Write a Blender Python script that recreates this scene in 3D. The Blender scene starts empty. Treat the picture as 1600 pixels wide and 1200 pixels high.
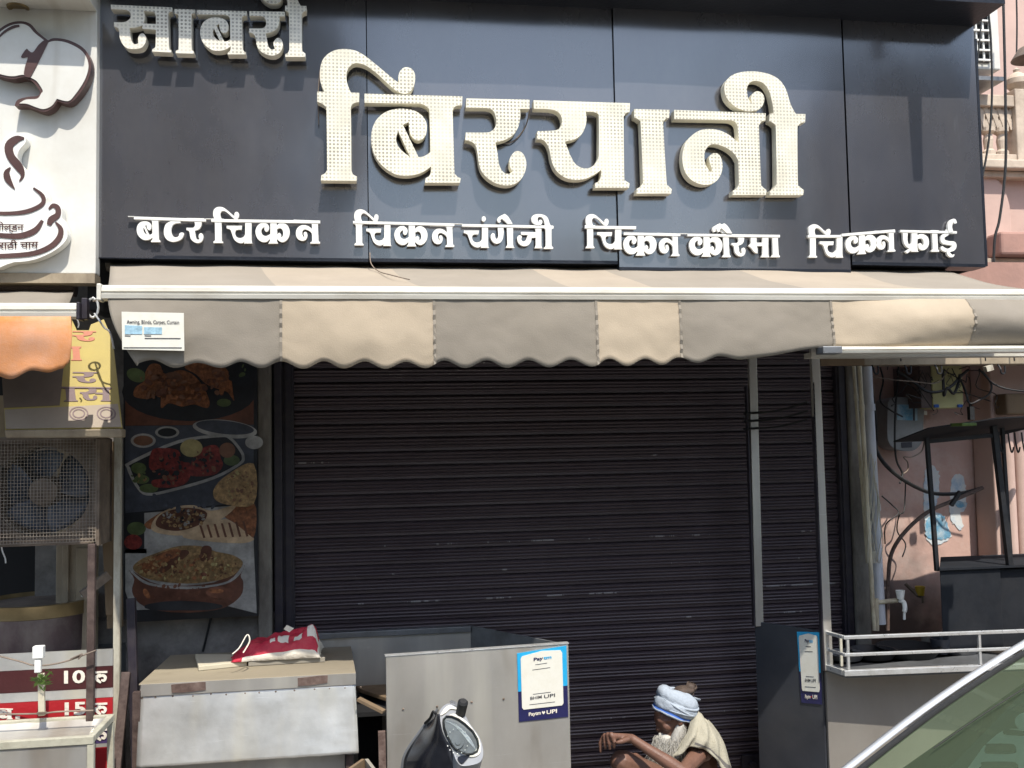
import bpy, bmesh, math, random
from mathutils import Vector, Matrix, noise
from mathutils.geometry import tessellate_polygon
random.seed(7)
sc = bpy.context.scene
C = sc.collection
# ------------------------------------------------------------------ camera
FPX, EYE = 1500.0, 2.05
yaw, pit, rol = math.radians(8.5), math.radians(3.3), math.radians(1.1)
Df = Vector((math.sin(yaw)*math.cos(pit), math.cos(yaw)*math.cos(pit), math.sin(pit)))
r0 = Vector((math.cos(yaw), -math.sin(yaw), 0)); u0 = r0.cross(Df)
Rt = r0*math.cos(rol)-u0*math.sin(rol); Up = u0*math.cos(rol)+r0*math.sin(rol)
CAM = Vector((0, 0, EYE))
cd = bpy.data.cameras.new('camera'); cam = bpy.data.objects.new('camera', cd); C.objects.link(cam)
cd.sensor_width = 36; cd.lens = 36*FPX/1600; cd.clip_start = .05; cd.clip_end = 2000
cam.matrix_world = Matrix(((Rt.x, Up.x, -Df.x, 0), (Rt.y, Up.y, -Df.y, 0), (Rt.z, Up.z, -Df.z, EYE), (0, 0, 0, 1)))
sc.camera = cam
# ------------------------------------------------------------------ sky, sun, exposure
SUN_EL, SUN_AZ = math.radians(58), math.radians(-12)      # the sun stands behind the camera, a touch to the right
sv = Vector((-math.sin(SUN_AZ)*math.cos(SUN_EL), -math.cos(SUN_AZ)*math.cos(SUN_EL), math.sin(SUN_EL)))
w = bpy.data.worlds.new('World'); sc.world = w; w.use_nodes = True
nt = w.node_tree; bg = nt.nodes['Background']
sky = nt.nodes.new('ShaderNodeTexSky'); sky.sky_type = 'NISHITA'; sky.sun_disc = False
sky.sun_elevation = SUN_EL; sky.sun_rotation = math.atan2(sv.x, sv.y); sky.dust_density = 1.4; sky.air_density = 1.2
nt.links.new(sky.outputs[0], bg.inputs[0]); bg.inputs[1].default_value = .15
sl = bpy.data.lights.new('sun', 'SUN'); so = bpy.data.objects.new('sun', sl); C.objects.link(so)
sl.energy = 3.3; sl.angle = math.radians(.5); sl.color = (1, .95, .86)
so.rotation_euler = (-sv).to_track_quat('-Z', 'Y').to_euler(); so.location = (0, -5, 12)
sc.view_settings.view_transform = 'Standard'; sc.view_settings.look = 'None'
sc.view_settings.exposure = 0.82; sc.view_settings.gamma = 1
sc.cycles.max_bounces = 6; sc.cycles.transparent_max_bounces = 12
# ------------------------------------------------------------------ pixel -> point on a real plane
def ray(px, py): return Rt*((px-800)/FPX) - Up*((py-600)/FPX) + Df
def W(px, py, Y):
    r = ray(px, py); return CAM + r*(Y/r.y)
def G(px, py, z):
    r = ray(px, py); return CAM + r*((z-EYE)/r.z)
class Pl:
    def __init__(s, o, n): s.o = Vector(o); s.n = Vector(n).normalized()
    def hit(s, px, py, off=0):
        r = ray(px, py); t = ((s.o + s.n*off - CAM).dot(s.n))/r.dot(s.n); return CAM + r*t
def PY(Y): return Pl((0, Y, 0), (0, -1, 0))
def plane3(a, b, c):
    n = (b-a).cross(c-a).normalized()
    if n.dot(CAM-a) < 0: n = -n
    return Pl(a, n)
# ------------------------------------------------------------------ materials
def _n(nt, t, **k):
    n = nt.nodes.new(t)
    for a, v in k.items(): setattr(n, a, v)
    return n
def mat(name, col, rough=.6, metal=0, var=.18, scale=5, bump=.15, bs=60, dirt=None, da=.5, ds=4, spec=.4, stretch=(1, 1, 1), rv=.12, edge=.12):
    m = bpy.data.materials.new(name); m.use_nodes = True; nt = m.node_tree; L = nt.links.new
    b = nt.nodes['Principled BSDF']; tc = _n(nt, 'ShaderNodeTexCoord'); mp = _n(nt, 'ShaderNodeMapping')
    mp.inputs['Scale'].default_value = stretch; L(tc.outputs['Object'], mp.inputs[0])
    n1 = _n(nt, 'ShaderNodeTexNoise'); n1.inputs['Scale'].default_value = scale; n1.inputs['Detail'].default_value = 7
    n1.inputs['Roughness'].default_value = .65
    L(mp.outputs[0], n1.inputs['Vector'])
    cr = _n(nt, 'ShaderNodeValToRGB'); c = Vector(col[:3])
    cr.color_ramp.elements[0].position = .3; cr.color_ramp.elements[1].position = .7
    cr.color_ramp.elements[0].color = (*(c*(1-var)), 1); cr.color_ramp.elements[1].color = (*(c*(1+var)), 1)
    L(n1.outputs[0], cr.inputs[0]); out = cr.outputs[0]
    if dirt:
        n2 = _n(nt, 'ShaderNodeTexNoise'); n2.inputs['Scale'].default_value = ds; n2.inputs['Detail'].default_value = 9
        n2.inputs['Roughness'].default_value = .7; L(mp.outputs[0], n2.inputs['Vector'])
        r2 = _n(nt, 'ShaderNodeValToRGB'); r2.color_ramp.elements[0].position = .5-edge*.5; r2.color_ramp.elements[1].position = .5+edge*1.5
        r2.color_ramp.elements[1].color = (da, da, da, 1); L(n2.outputs[0], r2.inputs[0])
        mx = _n(nt, 'ShaderNodeMix', data_type='RGBA'); L(r2.outputs[0], mx.inputs[0]); L(out, mx.inputs[6])
        mx.inputs[7].default_value = (*dirt, 1); out = mx.outputs[2]
    L(out, b.inputs['Base Color'])
    mr = _n(nt, 'ShaderNodeMapRange'); mr.inputs[3].default_value = max(.03, rough-rv); mr.inputs[4].default_value = min(1, rough+rv)
    L(n1.outputs[0], mr.inputs[0]); L(mr.outputs[0], b.inputs['Roughness'])
    b.inputs['Metallic'].default_value = metal; b.inputs['Specular IOR Level'].default_value = spec
    if bump:
        n3 = _n(nt, 'ShaderNodeTexNoise'); n3.inputs['Scale'].default_value = bs; n3.inputs['Detail'].default_value = 5
        L(mp.outputs[0], n3.inputs['Vector']); bp = _n(nt, 'ShaderNodeBump'); bp.inputs['Strength'].default_value = bump
        bp.inputs['Distance'].default_value = .01; L(n3.outputs[0], bp.inputs['Height']); L(bp.outputs[0], b.inputs['Normal'])
    return m
def math_(nt, op, a, b=None):
    n = _n(nt, 'ShaderNodeMath', operation=op)
    for i, v in enumerate((a, b)):
        if v is None: continue
        if isinstance(v, (int, float)): n.inputs[i].default_value = v
        else: nt.links.new(v, n.inputs[i])
    return n.outputs[0]
def mix_over(m, fac, col):
    """lay a second colour over a material's base colour by a factor socket"""
    nt = m.node_tree; b = nt.nodes['Principled BSDF']; src = b.inputs['Base Color'].links[0].from_socket
    mx = _n(nt, 'ShaderNodeMix', data_type='RGBA'); nt.links.new(fac, mx.inputs[0]); nt.links.new(src, mx.inputs[6])
    mx.inputs[7].default_value = (*col, 1); nt.links.new(mx.outputs[2], b.inputs['Base Color'])
def dotted(m, pitch, col, rad=.3):
    """a square grid of round LED holes on the faces that look to the street"""
    nt = m.node_tree; tc = _n(nt, 'ShaderNodeTexCoord'); sx = _n(nt, 'ShaderNodeSeparateXYZ'); nt.links.new(tc.outputs['Object'], sx.inputs[0])
    a = math_(nt, 'SUBTRACT', math_(nt, 'FRACT', math_(nt, 'DIVIDE', sx.outputs[0], pitch)), .5)
    c = math_(nt, 'SUBTRACT', math_(nt, 'FRACT', math_(nt, 'DIVIDE', sx.outputs[2], pitch)), .5)
    d = math_(nt, 'SQRT', math_(nt, 'ADD', math_(nt, 'MULTIPLY', a, a), math_(nt, 'MULTIPLY', c, c)))
    hole = math_(nt, 'LESS_THAN', d, rad)
    ge = _n(nt, 'ShaderNodeNewGeometry'); sn = _n(nt, 'ShaderNodeSeparateXYZ'); nt.links.new(ge.outputs['Normal'], sn.inputs[0])
    front = math_(nt, 'LESS_THAN', sn.outputs[1], -.9)
    nz = _n(nt, 'ShaderNodeTexNoise'); nz.inputs['Scale'].default_value = 4; nz.inputs['Detail'].default_value = 4
    nt.links.new(tc.outputs['Object'], nz.inputs['Vector'])
    k = _n(nt, 'ShaderNodeMapRange'); k.inputs[1].default_value = .35; k.inputs[2].default_value = .65; k.inputs[3].default_value = .25; k.inputs[4].default_value = .85
    nt.links.new(nz.outputs[0], k.inputs[0])
    mix_over(m, math_(nt, 'MULTIPLY', math_(nt, 'MULTIPLY', hole, front), k.outputs[0]), col)
    return m
def streaks(m, col, sx, sz, th, amt, soft=.04):
    """noise streaks of a second colour"""
    nt = m.node_tree; tc = _n(nt, 'ShaderNodeTexCoord'); mp = _n(nt, 'ShaderNodeMapping'); mp.inputs['Scale'].default_value = (sx, 0, sz)
    nt.links.new(tc.outputs['Object'], mp.inputs[0]); n = _n(nt, 'ShaderNodeTexNoise'); n.inputs['Scale'].default_value = 1; n.inputs['Detail'].default_value = 3
    nt.links.new(mp.outputs[0], n.inputs['Vector'])
    f = _n(nt, 'ShaderNodeMapRange'); f.inputs[1].default_value = th; f.inputs[2].default_value = th+soft; f.inputs[4].default_value = amt
    nt.links.new(n.outputs[0], f.inputs[0]); mix_over(m, f.outputs[0], col)
    return m
M = {}
M['acp'] = mat('navy_panel', (.023, .026, .038), .17, 0, .2, 2, .02, 6, (.15, .134, .120), .65, 1.1, .95, (1, 1, .5), .07, .6)
streaks(M['acp'], (.16, .16, .17), 9, 1.2, .70, .25)
M['acp'].node_tree.nodes['Principled BSDF'].inputs['IOR'].default_value = 1.75
M['acpedge'] = mat('navy_edge', (.012, .014, .02), .35, 0, .2)
M['gold'] = dotted(mat('cream_letter_face', (.78, .74, .60), .45, 0, .08, 8, .03, 60, (.42, .39, .32), .5, 5), .0175, (.20, .18, .14), .30)
M['silver'] = dotted(mat('grey_letter_face', (.74, .70, .60), .4, 0, .18, 14, .03, 60, (.72, .68, .56), .7, 9, edge=.05), .0175, (.20, .18, .14), .30)
M['white'] = mat('white_letter', (.78, .77, .72), .4, 0, .05, 8, 0)
M['wboard'] = mat('white_panel', (.66, .65, .60), .4, 0, .06, 2, .02, 10, (.42, .37, .29), .5, 3.5, edge=.25)
streaks(M['wboard'], (.34, .29, .22), 9, .9, .64, .4, .12)
M['brown'] = mat('brown_paint', (.085, .045, .04), .4, 0, .2)
M['steel'] = mat('steel_sheet', (.52, .50, .46), .36, .62, .12, 2.5, .05, 5, (.38, .33, .26), .5, 2.2, .5, (1, 1, .6), .14, .25)
streaks(M['steel'], (.72, .69, .60), 7, .7, .50, .55, .2)
streaks(M['steel'], (.22, .15, .09), 5, 1.6, .55, .5, .2)
streaks(M['steel'], (.7, .7, .7), 3, 110, .68, .25)
M['alu'] = mat('aluminium_sheet', (.68, .68, .66), .32, .66, .18, 5, .16, 9, (.50, .46, .38), .6, 3.0, .5, (1, 1, 1), .14, .3)
streaks(M['alu'], (.9, .9, .88), 10, 150, .64, .4, .1)
streaks(M['alu'], (.84, .78, .62), 5, 1.2, .5, .6, .22)
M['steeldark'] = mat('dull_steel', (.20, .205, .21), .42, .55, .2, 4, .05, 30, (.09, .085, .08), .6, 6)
M['navysheet'] = mat('dark_blue_sheet', (.030, .034, .044), .42, 0, .25, 3, .03, 20, (.06, .06, .065), .6, 2)
M['chrome'] = mat('bright_rail', (.74, .74, .72), .3, .6, .08, 20, .02, 80, (.4, .37, .3), .4, 14)
M['slat'] = mat('shutter_paint', (.068, .049, .056), .42, 0, .18, 3, .02, 40, (.085, .068, .07), .6, 2.2, .5, (1, 1, 3), .08, .3)
def scrapes(m, z0, pitch, col):
    nt = m.node_tree; tc = _n(nt, 'ShaderNodeTexCoord'); sx = _n(nt, 'ShaderNodeSeparateXYZ'); nt.links.new(tc.outputs['Object'], sx.inputs[0])
    q = math_(nt, 'DIVIDE', math_(nt, 'SUBTRACT', sx.outputs[2], z0), pitch); row = math_(nt, 'FLOOR', q); fr = math_(nt, 'FRACT', q)
    band = math_(nt, 'LESS_THAN', math_(nt, 'ABSOLUTE', math_(nt, 'SUBTRACT', fr, .285)), .06)
    wn = _n(nt, 'ShaderNodeTexWhiteNoise', noise_dimensions='1D'); nt.links.new(row, wn.inputs['W'])
    cx = _n(nt, 'ShaderNodeCombineXYZ'); nt.links.new(math_(nt, 'MULTIPLY', sx.outputs[0], 5.5), cx.inputs[0]); nt.links.new(math_(nt, 'MULTIPLY', row, 7.3), cx.inputs[1])
    n = _n(nt, 'ShaderNodeTexNoise'); n.inputs['Scale'].default_value = 1; n.inputs['Detail'].default_value = 6; n.inputs['Roughness'].default_value = .75; nt.links.new(cx.outputs[0], n.inputs['Vector'])
    th = _n(nt, 'ShaderNodeMapRange'); th.inputs[3].default_value = .80; th.inputs[4].default_value = .535; nt.links.new(wn.outputs['Value'], th.inputs[0])
    on = math_(nt, 'GREATER_THAN', n.outputs[0], th.outputs[0]); mix_over(m, math_(nt, 'MULTIPLY', math_(nt, 'MULTIPLY', on, band), .5), col)
scrapes(M['slat'], .13, .072, (.46, .44, .43))
M['guide'] = mat('shutter_guide', (.022, .018, .026), .5, 0, .2, 8, .05, 40, (.06, .05, .045), .5, 12)
M['concrete'] = mat('grimy_plaster', (.24, .22, .20), .85, 0, .25, 5, .35, 30, (.06, .052, .045), .8, 3.5)
M['plaster2'] = mat('brown_grey_pillar', (.21, .19, .16), .85, 0, .3, 7, .3, 40, (.05, .04, .035), .8, 6, stretch=(1, 1, .35))
M['greycloth'] = mat('taupe_canvas', (.25, .22, .18), .9, 0, .07, 3, .12, 220, (.19, .165, .125), .65, 2.0, .1, edge=.35)
M['cream'] = mat('cream_canvas', (.42, .345, .255), .9, 0, .07, 3, .12, 220, (.29, .24, .17), .7, 2.4, .1, edge=.35)
M['bar'] = mat('white_bar', (.66, .63, .55), .4, .1, .06, 12, .02, 30, (.38, .33, .25), .5, 9, stretch=(.3, 1, 1))
M['black'] = mat('black_paint', (.013, .014, .017), .5, 0, .3, 10, .08, 60, (.05, .045, .04), .5, 8)
M['rubber'] = mat('black_rubber', (.012, .012, .012), .6, 0, .2)
M['dark'] = mat('near_black', (.010, .010, .011), .8, 0, .3)  # near black with slight tone noise, for openings and inner parts
M['wood'] = mat('worn_timber', (.20, .14, .085), .8, 0, .35, 5, .3, 30, (.07, .05, .035), .7, 5, .2, (1, 1, .2))
M['woodx'] = mat('grey_plank', (.30, .275, .225), .8, 0, .3, 6, .3, 30, (.14, .12, .095), .6, 6, .2, (.2, 1, 1))
M['palewood'] = mat('pale_plank', (.55, .50, .38), .8, 0, .2, 6, .2, 30, (.3, .25, .18), .5, 6, .2, (.3, 1, 1))
M['beige'] = mat('beige_paint', (.33, .27, .19), .7, 0, .2, 4, .15, 30, (.12, .085, .06), .6, 6, .3, (1, 1, .5))
M['rust'] = mat('rusty_pipe', (.13, .085, .07), .7, .2, .35, 14, .3, 50, (.25, .2, .17), .5, 14)
M['whitepost'] = mat('weathered_white', (.50, .47, .38), .7, 0, .15, 8, .15, 40, (.16, .12, .09), .7, 16, .3, (1, 1, .4))
M['pink'] = mat('pink_wall', (.40, .235, .19), .85, 0, .14, 2, .2, 30, (.20, .14, .12), .75, 2.2, .2, edge=.2)
M['poledark'] = mat('dark_rust', (.075, .05, .043), .7, .2, .35, 14, .3, 50, (.16, .12, .10), .4, 14)
M['boxblack'] = mat('matt_black_sheet', (.016, .018, .022), .8, 0, .25, 6, .05, 40, (.03, .03, .032), .5, 5, .12)
M['topcream'] = mat('dusty_cream_canvas', (.355, .30, .235), .9, 0, .08, 3, .12, 220, (.27, .23, .18), .6, 2.6, .1, edge=.35)
M['toptaupe'] = mat('dusty_taupe_canvas', (.285, .25, .205), .9, 0, .08, 3, .12, 220, (.22, .19, .15), .6, 2.2, .1, edge=.35)
M['tablepaint'] = mat('worn_cream_frame', (.42, .40, .31), .6, 0, .15, 8, .1, 40, (.2, .17, .12), .6, 12)
M['pinkstain'] = mat('stained_pink_wall', (.56, .37, .31), .85, 0, .14, 2, .2, 30, (.62, .50, .44), .6, 3.5, .2, edge=.08)
M['pinkfar'] = mat('pale_pink_wall', (.56, .40, .34), .85, 0, .10, 2, .15, 20, (.38, .27, .23), .5, 1.6, .2, edge=.25)
M['stone'] = mat('carved_stone', (.52, .43, .34), .85, 0, .15, 8, .2, 40, (.25, .19, .14), .6, 5)
M['orange'] = mat('orange_canvas', (.50, .20, .065), .9, 0, .2, 3, .12, 200, (.58, .42, .35), .95, 4, .1, edge=.35)
M['yellow'] = mat('yellow_print', (.38, .30, .09), .55, 0, .12, 5, .03, 30, (.34, .27, .10), .6, 4)
M['brownprint'] = mat('brown_print', (.15, .115, .09), .55, 0, .2, 5, .03, 30)
M['tan'] = mat('tan_print', (.30, .245, .19), .55, 0, .12, 5, .03, 30)
M['plum'] = mat('plum_print', (.17, .12, .12), .6, 0, .1)
M['redprint'] = mat('faded_red_print', (.42, .16, .10), .6, 0, .1)
M['maroon'] = mat('maroon_strip', (.055, .013, .014), .45, 0, .2)
M['red'] = mat('red_strip', (.36, .015, .02), .45, 0, .12)
M['purple'] = mat('purple_strip', (.065, .04, .12), .5, 0, .15)
M['fanblade'] = mat('blue_grey_blade', (.085, .11, .15), .45, 0, .25, 8, .03, 40, (.10, .085, .07), .6, 6)
M['grime'] = mat('greasy_metal', (.22, .17, .13), .6, .3, .3, 9, .15, 50, (.06, .045, .035), .6, 8)
M['mesh'] = mat('wire_mesh', (.30, .25, .20), .55, .3, .25, 20, .1, 60)
M['pot'] = mat('sooty_pot', (.12, .085, .085), .5, .45, .35, 6, .12, 30, (.22, .19, .17), .7, 5, .4, (1, 1, .6), .15, .1)
M['brass'] = mat('brass_rim', (.27, .20, .10), .42, .6, .2, 10, .08, 40)
M['green'] = mat('green_leaf', (.07, .12, .02), .6, 0, .4, 20, .1)
M['skin'] = mat('brown_skin', (.16, .082, .056), .5, 0, .14, 18, .12, 130, (.07, .034, .022), .4, 12, .4)
M['beard'] = mat('white_beard', (.52, .50, .45), .85, 0, .2, 30, .5, 140, (.22, .20, .17), .5, 30, .2, (1, 1, .3))
M['hair'] = mat('brown_grey_hair', (.075, .052, .04), .7, 0, .3, 40, .4, 120)
M['turban'] = mat('pale_blue_cloth', (.36, .405, .46), .9, 0, .10, 12, .4, 60, (.33, .36, .40), .4, 10, .1)
M['blue'] = mat('blue_band', (.05, .13, .42), .85, 0, .15)
M['shawl'] = mat('cream_shawl', (.37, .345, .27), .95, 0, .08, 8, .4, 160, (.34, .31, .24), .4, 5, .1)
M['shawlband'] = mat('dark_thread', (.13, .12, .11), .95, 0, .1)
M['carpaint'] = mat('silver_paint', (.62, .63, .63), .25, .5, .04, 3, 0)
M['plastic'] = mat('black_gloss_plastic', (.010, .011, .015), .16, 0, .2, 4, .01, 20, (.035, .035, .04), .4, 6)
M['silverplastic'] = mat('silver_trim', (.42, .43, .44), .25, .6, .06, 10, 0)
M['pvc'] = mat('grey_pipe', (.48, .49, .52), .5, 0, .12, 6, .05, 30, (.20, .18, .16), .5, 8, stretch=(1, 1, .3))
M['oldpipe'] = mat('stained_pipe', (.54, .48, .35), .65, 0, .2, 9, .2, 40, (.12, .085, .05), .8, 9, .3, (1, 1, .35))
M['meter'] = mat('grey_meter_case', (.24, .245, .24), .4, 0, .15, 8, .05, 30, (.15, .12, .11), .5, 7)
M['jbox'] = mat('pale_yellow_box', (.52, .48, .22), .5, 0, .08, 8, .03, 30, (.4, .34, .18), .4, 6)
M['jside'] = mat('brown_box_side', (.12, .085, .075), .6, 0, .2)
M['paper'] = mat('torn_paper', (.68, .70, .68), .9, 0, .12, 12, .1, 60, (.25, .40, .55), .8, 12, edge=.1)
M['bluepaper'] = mat('blue_torn_paper', (.14, .33, .47), .9, 0, .3, 14, .1, 60, (.55, .6, .6), .8, 18, edge=.1)
M['bagred'] = mat('red_woven_bag', (.50, .022, .05), .55, 0, .2, 16, .4, 70, (.42, .10, .09), .6, 16)
M['bagwhite'] = mat('bag_print', (.72, .66, .56), .6, 0, .1, 20, .3, 70)
M['stickwhite'] = mat('sticker_white', (.70, .68, .60), .5, 0, .05, 20, 0, 60, (.5, .46, .36), .4, 20)
M['cyan'] = mat('sticker_cyan', (.02, .34, .62), .4, 0, .08)
M['navy'] = mat('sticker_navy', (.018, .018, .075), .4, 0, .1)
M['ink'] = mat('printed_ink', (.04, .04, .05), .6, 0, .1)
M['inkblue'] = mat('printed_blue', (.30, .47, .56), .6, 0, .3, 60)
M['road'] = mat('asphalt', (.055, .053, .05), .9, 0, .3, 8, .4, 90)
M['pave'] = mat('pavement', (.20, .185, .165), .9, 0, .25, 4, .3, 40, (.11, .10, .09), .6, 2)
M['duskyroof'] = mat('opposite_plaster', (.30, .26, .22), .85, 0, .2, 1)
M['yellowcup'] = mat('yellow_tap', (.50, .33, .03), .45, 0, .1)
def stain(m, c, r, col, amt=.9):
    nt = m.node_tree; tc = _n(nt, 'ShaderNodeTexCoord'); d = _n(nt, 'ShaderNodeVectorMath', operation='DISTANCE'); nt.links.new(tc.outputs['Object'], d.inputs[0]); d.inputs[1].default_value = c
    n = _n(nt, 'ShaderNodeTexNoise'); n.inputs['Scale'].default_value = 6; n.inputs['Detail'].default_value = 8; nt.links.new(tc.outputs['Object'], n.inputs['Vector'])
    s = math_(nt, 'ADD', d.outputs['Value'], math_(nt, 'MULTIPLY', math_(nt, 'SUBTRACT', n.outputs[0], .5), .7))
    f = _n(nt, 'ShaderNodeMapRange'); f.inputs[1].default_value = r; f.inputs[2].default_value = r*.35; f.inputs[4].default_value = amt; nt.links.new(s, f.inputs[0]); mix_over(m, f.outputs[0], col)
stain(M['pinkstain'], (2.95, 5.4, .85), .75, (.085, .072, .066))
M['greyplastic'] = mat('grey_trim', (.30, .305, .31), .3, .3, .08, 10, 0)
M['dashteal'] = mat('teal_reflection', (.06, .11, .105), .6, 0, .15, 5, 0)  # teal of the painted windscreen reflection
M['dashpale'] = mat('pale_reflection_paint', (.75, .85, .80), .6, 0, .08, 5, 0)  # pale tone of the painted windscreen reflection
# poster inks
for k, c in dict(p_dark=(.012, .013, .016), p_blue=(.045, .05, .065), p_orange=(.20, .075, .03), p_red=(.16, .022, .018), p_brown=(.10, .038, .022),
                 p_grey=(.19, .185, .175), p_white=(.26, .25, .22), p_green=(.07, .095, .035), p_lemon=(.28, .23, .10), p_rice=(.24, .15, .065),
                 p_copper=(.10, .04, .025), p_bread=(.30, .22, .14), p_sauce=(.15, .07, .04)).items():
    c = tuple(x*(1.7 if k in ('p_grey', 'p_white', 'p_bread') else 1.15) for x in c)
    v = .55 if k in ('p_rice', 'p_red', 'p_orange') else .3
    M[k] = mat('print_'+k[2:], c, .38, 0, v+.12, 48 if v > .5 else 14, 0, 60, tuple(x*(.22 if v > .5 else .45) for x in c), .85, 34 if v > .5 else 6, edge=.22)
def glass(name, tint, gl=.22):
    m = bpy.data.materials.new(name); m.use_nodes = True; nt = m.node_tree; L = nt.links.new
    nt.nodes.remove(nt.nodes['Principled BSDF']); o = nt.nodes['Material Output']
    t = _n(nt, 'ShaderNodeBsdfTransparent'); t.inputs[0].default_value = (*tint, 1)
    g = _n(nt, 'ShaderNodeBsdfGlossy'); g.inputs['Roughness'].default_value = .04; g.inputs[0].default_value = (.75, .85, .72, 1)
    lw = _n(nt, 'ShaderNodeLayerWeight'); lw.inputs[0].default_value = gl; mx = _n(nt, 'ShaderNodeMixShader')
    L(lw.outputs['Fresnel'], mx.inputs[0]); L(t.outputs[0], mx.inputs[1]); L(g.outputs[0], mx.inputs[2]); L(mx.outputs[0], o.inputs[0])
    return m
M['carglass'] = glass('green_tinted_glass', (.72, .84, .68), .46)
def film(m, col, k):
    nt = m.node_tree; mx = [n for n in nt.nodes if n.type == 'MIX_SHADER'][0]; t = mx.inputs[1].links[0].from_socket
    d = _n(nt, 'ShaderNodeBsdfDiffuse'); d.inputs[0].default_value = (*col, 1); q = _n(nt, 'ShaderNodeMixShader'); q.inputs[0].default_value = k
    nt.links.new(t, q.inputs[1]); nt.links.new(d.outputs[0], q.inputs[2]); nt.links.new(q.outputs[0], mx.inputs[1])
film(M['carglass'], (.30, .38, .23), .20)
M['lens'] = glass('clear_lens', (.85, .87, .87), .10)
# ------------------------------------------------------------------ mesh building
class MB:
    def __init__(s): s.v = []; s.f = []; s.m = []; s.mi = 0
    def add(s, vs, fs):
        b = len(s.v); s.v += [tuple(v) for v in vs]
        for f in fs: s.f.append(tuple(b+i for i in f)); s.m.append(s.mi)
        return s
    def box(s, x0, x1, y0, y1, z0, z1):
        return s.hexa([(x0, y0, z0), (x1, y0, z0), (x1, y1, z0), (x0, y1, z0), (x0, y0, z1), (x1, y0, z1), (x1, y1, z1), (x0, y1, z1)])
    def hexa(s, p): return s.add(p, [(3, 2, 1, 0), (4, 5, 6, 7), (0, 1, 5, 4), (1, 2, 6, 5), (2, 3, 7, 6), (3, 0, 4, 7)])
    def beam(s, a, b, w, h=None, up=(0, 0, 1)):
        a, b = Vector(a), Vector(b); h = h or w; d = (b-a).normalized(); u = Vector(up)
        if abs(d.dot(u)) > .95: u = Vector((0, 1, 0))
        x = d.cross(u).normalized(); y = x.cross(d)
        q = [(-w/2, -h/2), (w/2, -h/2), (w/2, h/2), (-w/2, h/2)]
        return s.hexa([a+x*i+y*j for i, j in q]+[b+x*i+y*j for i, j in q])
    def tube(s, pts, r, n=8, cap=True):
        pts = [Vector(p) for p in pts]; k = len(pts); rs = r if isinstance(r, (list, tuple)) else [r]*k
        vs = []; fs = []; px = None
        for i, p in enumerate(pts):
            d = (pts[min(i+1, k-1)]-pts[max(i-1, 0)]).normalized()
            if px is None:
                px = d.orthogonal().normalized()
            px = (px - d*px.dot(d)).normalized(); py = d.cross(px)
            for j in range(n):
                a = 2*math.pi*j/n; vs.append(p+(px*math.cos(a)+py*math.sin(a))*rs[i])
        for i in range(k-1):
            for j in range(n): fs.append((i*n+j, i*n+(j+1) % n, (i+1)*n+(j+1) % n, (i+1)*n+j))
        if cap: fs += [tuple(range(n))[::-1], tuple((k-1)*n+j for j in range(n))]
        return s.add(vs, fs)
    def lathe(s, c, prof, n=28, axis=(0, 0, 1), sx=1):
        ax = Vector(axis).normalized(); x = ax.orthogonal().normalized(); y = ax.cross(x); c = Vector(c)
        vs = [c+ax*h+(x*math.cos(2*math.pi*j/n)+y*math.sin(2*math.pi*j/n))*r for r, h in prof for j in range(n)]
        fs = [(i*n+j, i*n+(j+1) % n, (i+1)*n+(j+1) % n, (i+1)*n+j) for i in range(len(prof)-1) for j in range(n)]
        return s.add(vs, fs)
    def ball(s, c, rx, ry=None, rz=None, n=12):
        ry = ry or rx; rz = rz or rx; c = Vector(c); vs = []; fs = []
        for i in range(n+1):
            t = math.pi*i/n
            for j in range(2*n):
                a = math.pi*j/n; vs.append(c+Vector((rx*math.sin(t)*math.cos(a), ry*math.sin(t)*math.sin(a), -rz*math.cos(t))))
        for i in range(n):
            for j in range(2*n): fs.append((i*2*n+j, i*2*n+(j+1) % (2*n), (i+1)*2*n+(j+1) % (2*n), (i+1)*2*n+j))
        return s.add(vs, fs)
    def caps(s, a, b, r1, r2, n=10):
        a, b = Vector(a), Vector(b); d = b-a; l = d.length; d = d/l if l > 1e-6 else Vector((0, 0, 1))
        pts = []; rs = []
        for k in range(5):
            t = math.pi/2*(k/4); pts.append(a-d*r1*math.cos(t)); rs.append(max(r1*math.sin(t), .0004))
        for k in range(5):
            t = math.pi/2*(k/4); pts.append(b+d*r2*math.sin(t)); rs.append(max(r2*math.cos(t), .0004))
        return s.tube(pts, rs, n)
    def sheet(s, rows, flip=False):
        n = len(rows[0]); vs = [p for r in rows for p in r]
        return s.add(vs, [((i*n+j), (i*n+j+1), ((i+1)*n+j+1), ((i+1)*n+j)) for i in range(len(rows)-1) for j in range(n-1)])
    def prism(s, loops, fn, depth):
        """loops in 2D (outer, then holes); fn(u, v, w) gives the point, w=0 front, w=1 back"""
        tri = tessellate_polygon([[Vector((a, b, 0)) for a, b in l] for l in loops])
        flat = [p for l in loops for p in l]; n = len(flat)
        vs = [fn(a, b, 0) for a, b in flat]
        if depth: vs += [fn(a, b, 1) for a, b in flat]
        fs = []
        for t in tri:
            fs.append(tuple(t))
            if depth: fs.append((t[2]+n, t[1]+n, t[0]+n))
        if depth:
            o = 0
            for l in loops:
                k = len(l)
                for i in range(k): fs.append((o+i, o+(i+1) % k, n+o+(i+1) % k, n+o+i))
                o += k
        return s.add(vs, fs)
    def trace(s, pl, loops, depth=.02, off=0):
        def fn(a, b, w): return pl.hit(a, b, off) - pl.n*(depth*w)
        return s.prism(loops, fn, depth)
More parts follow.
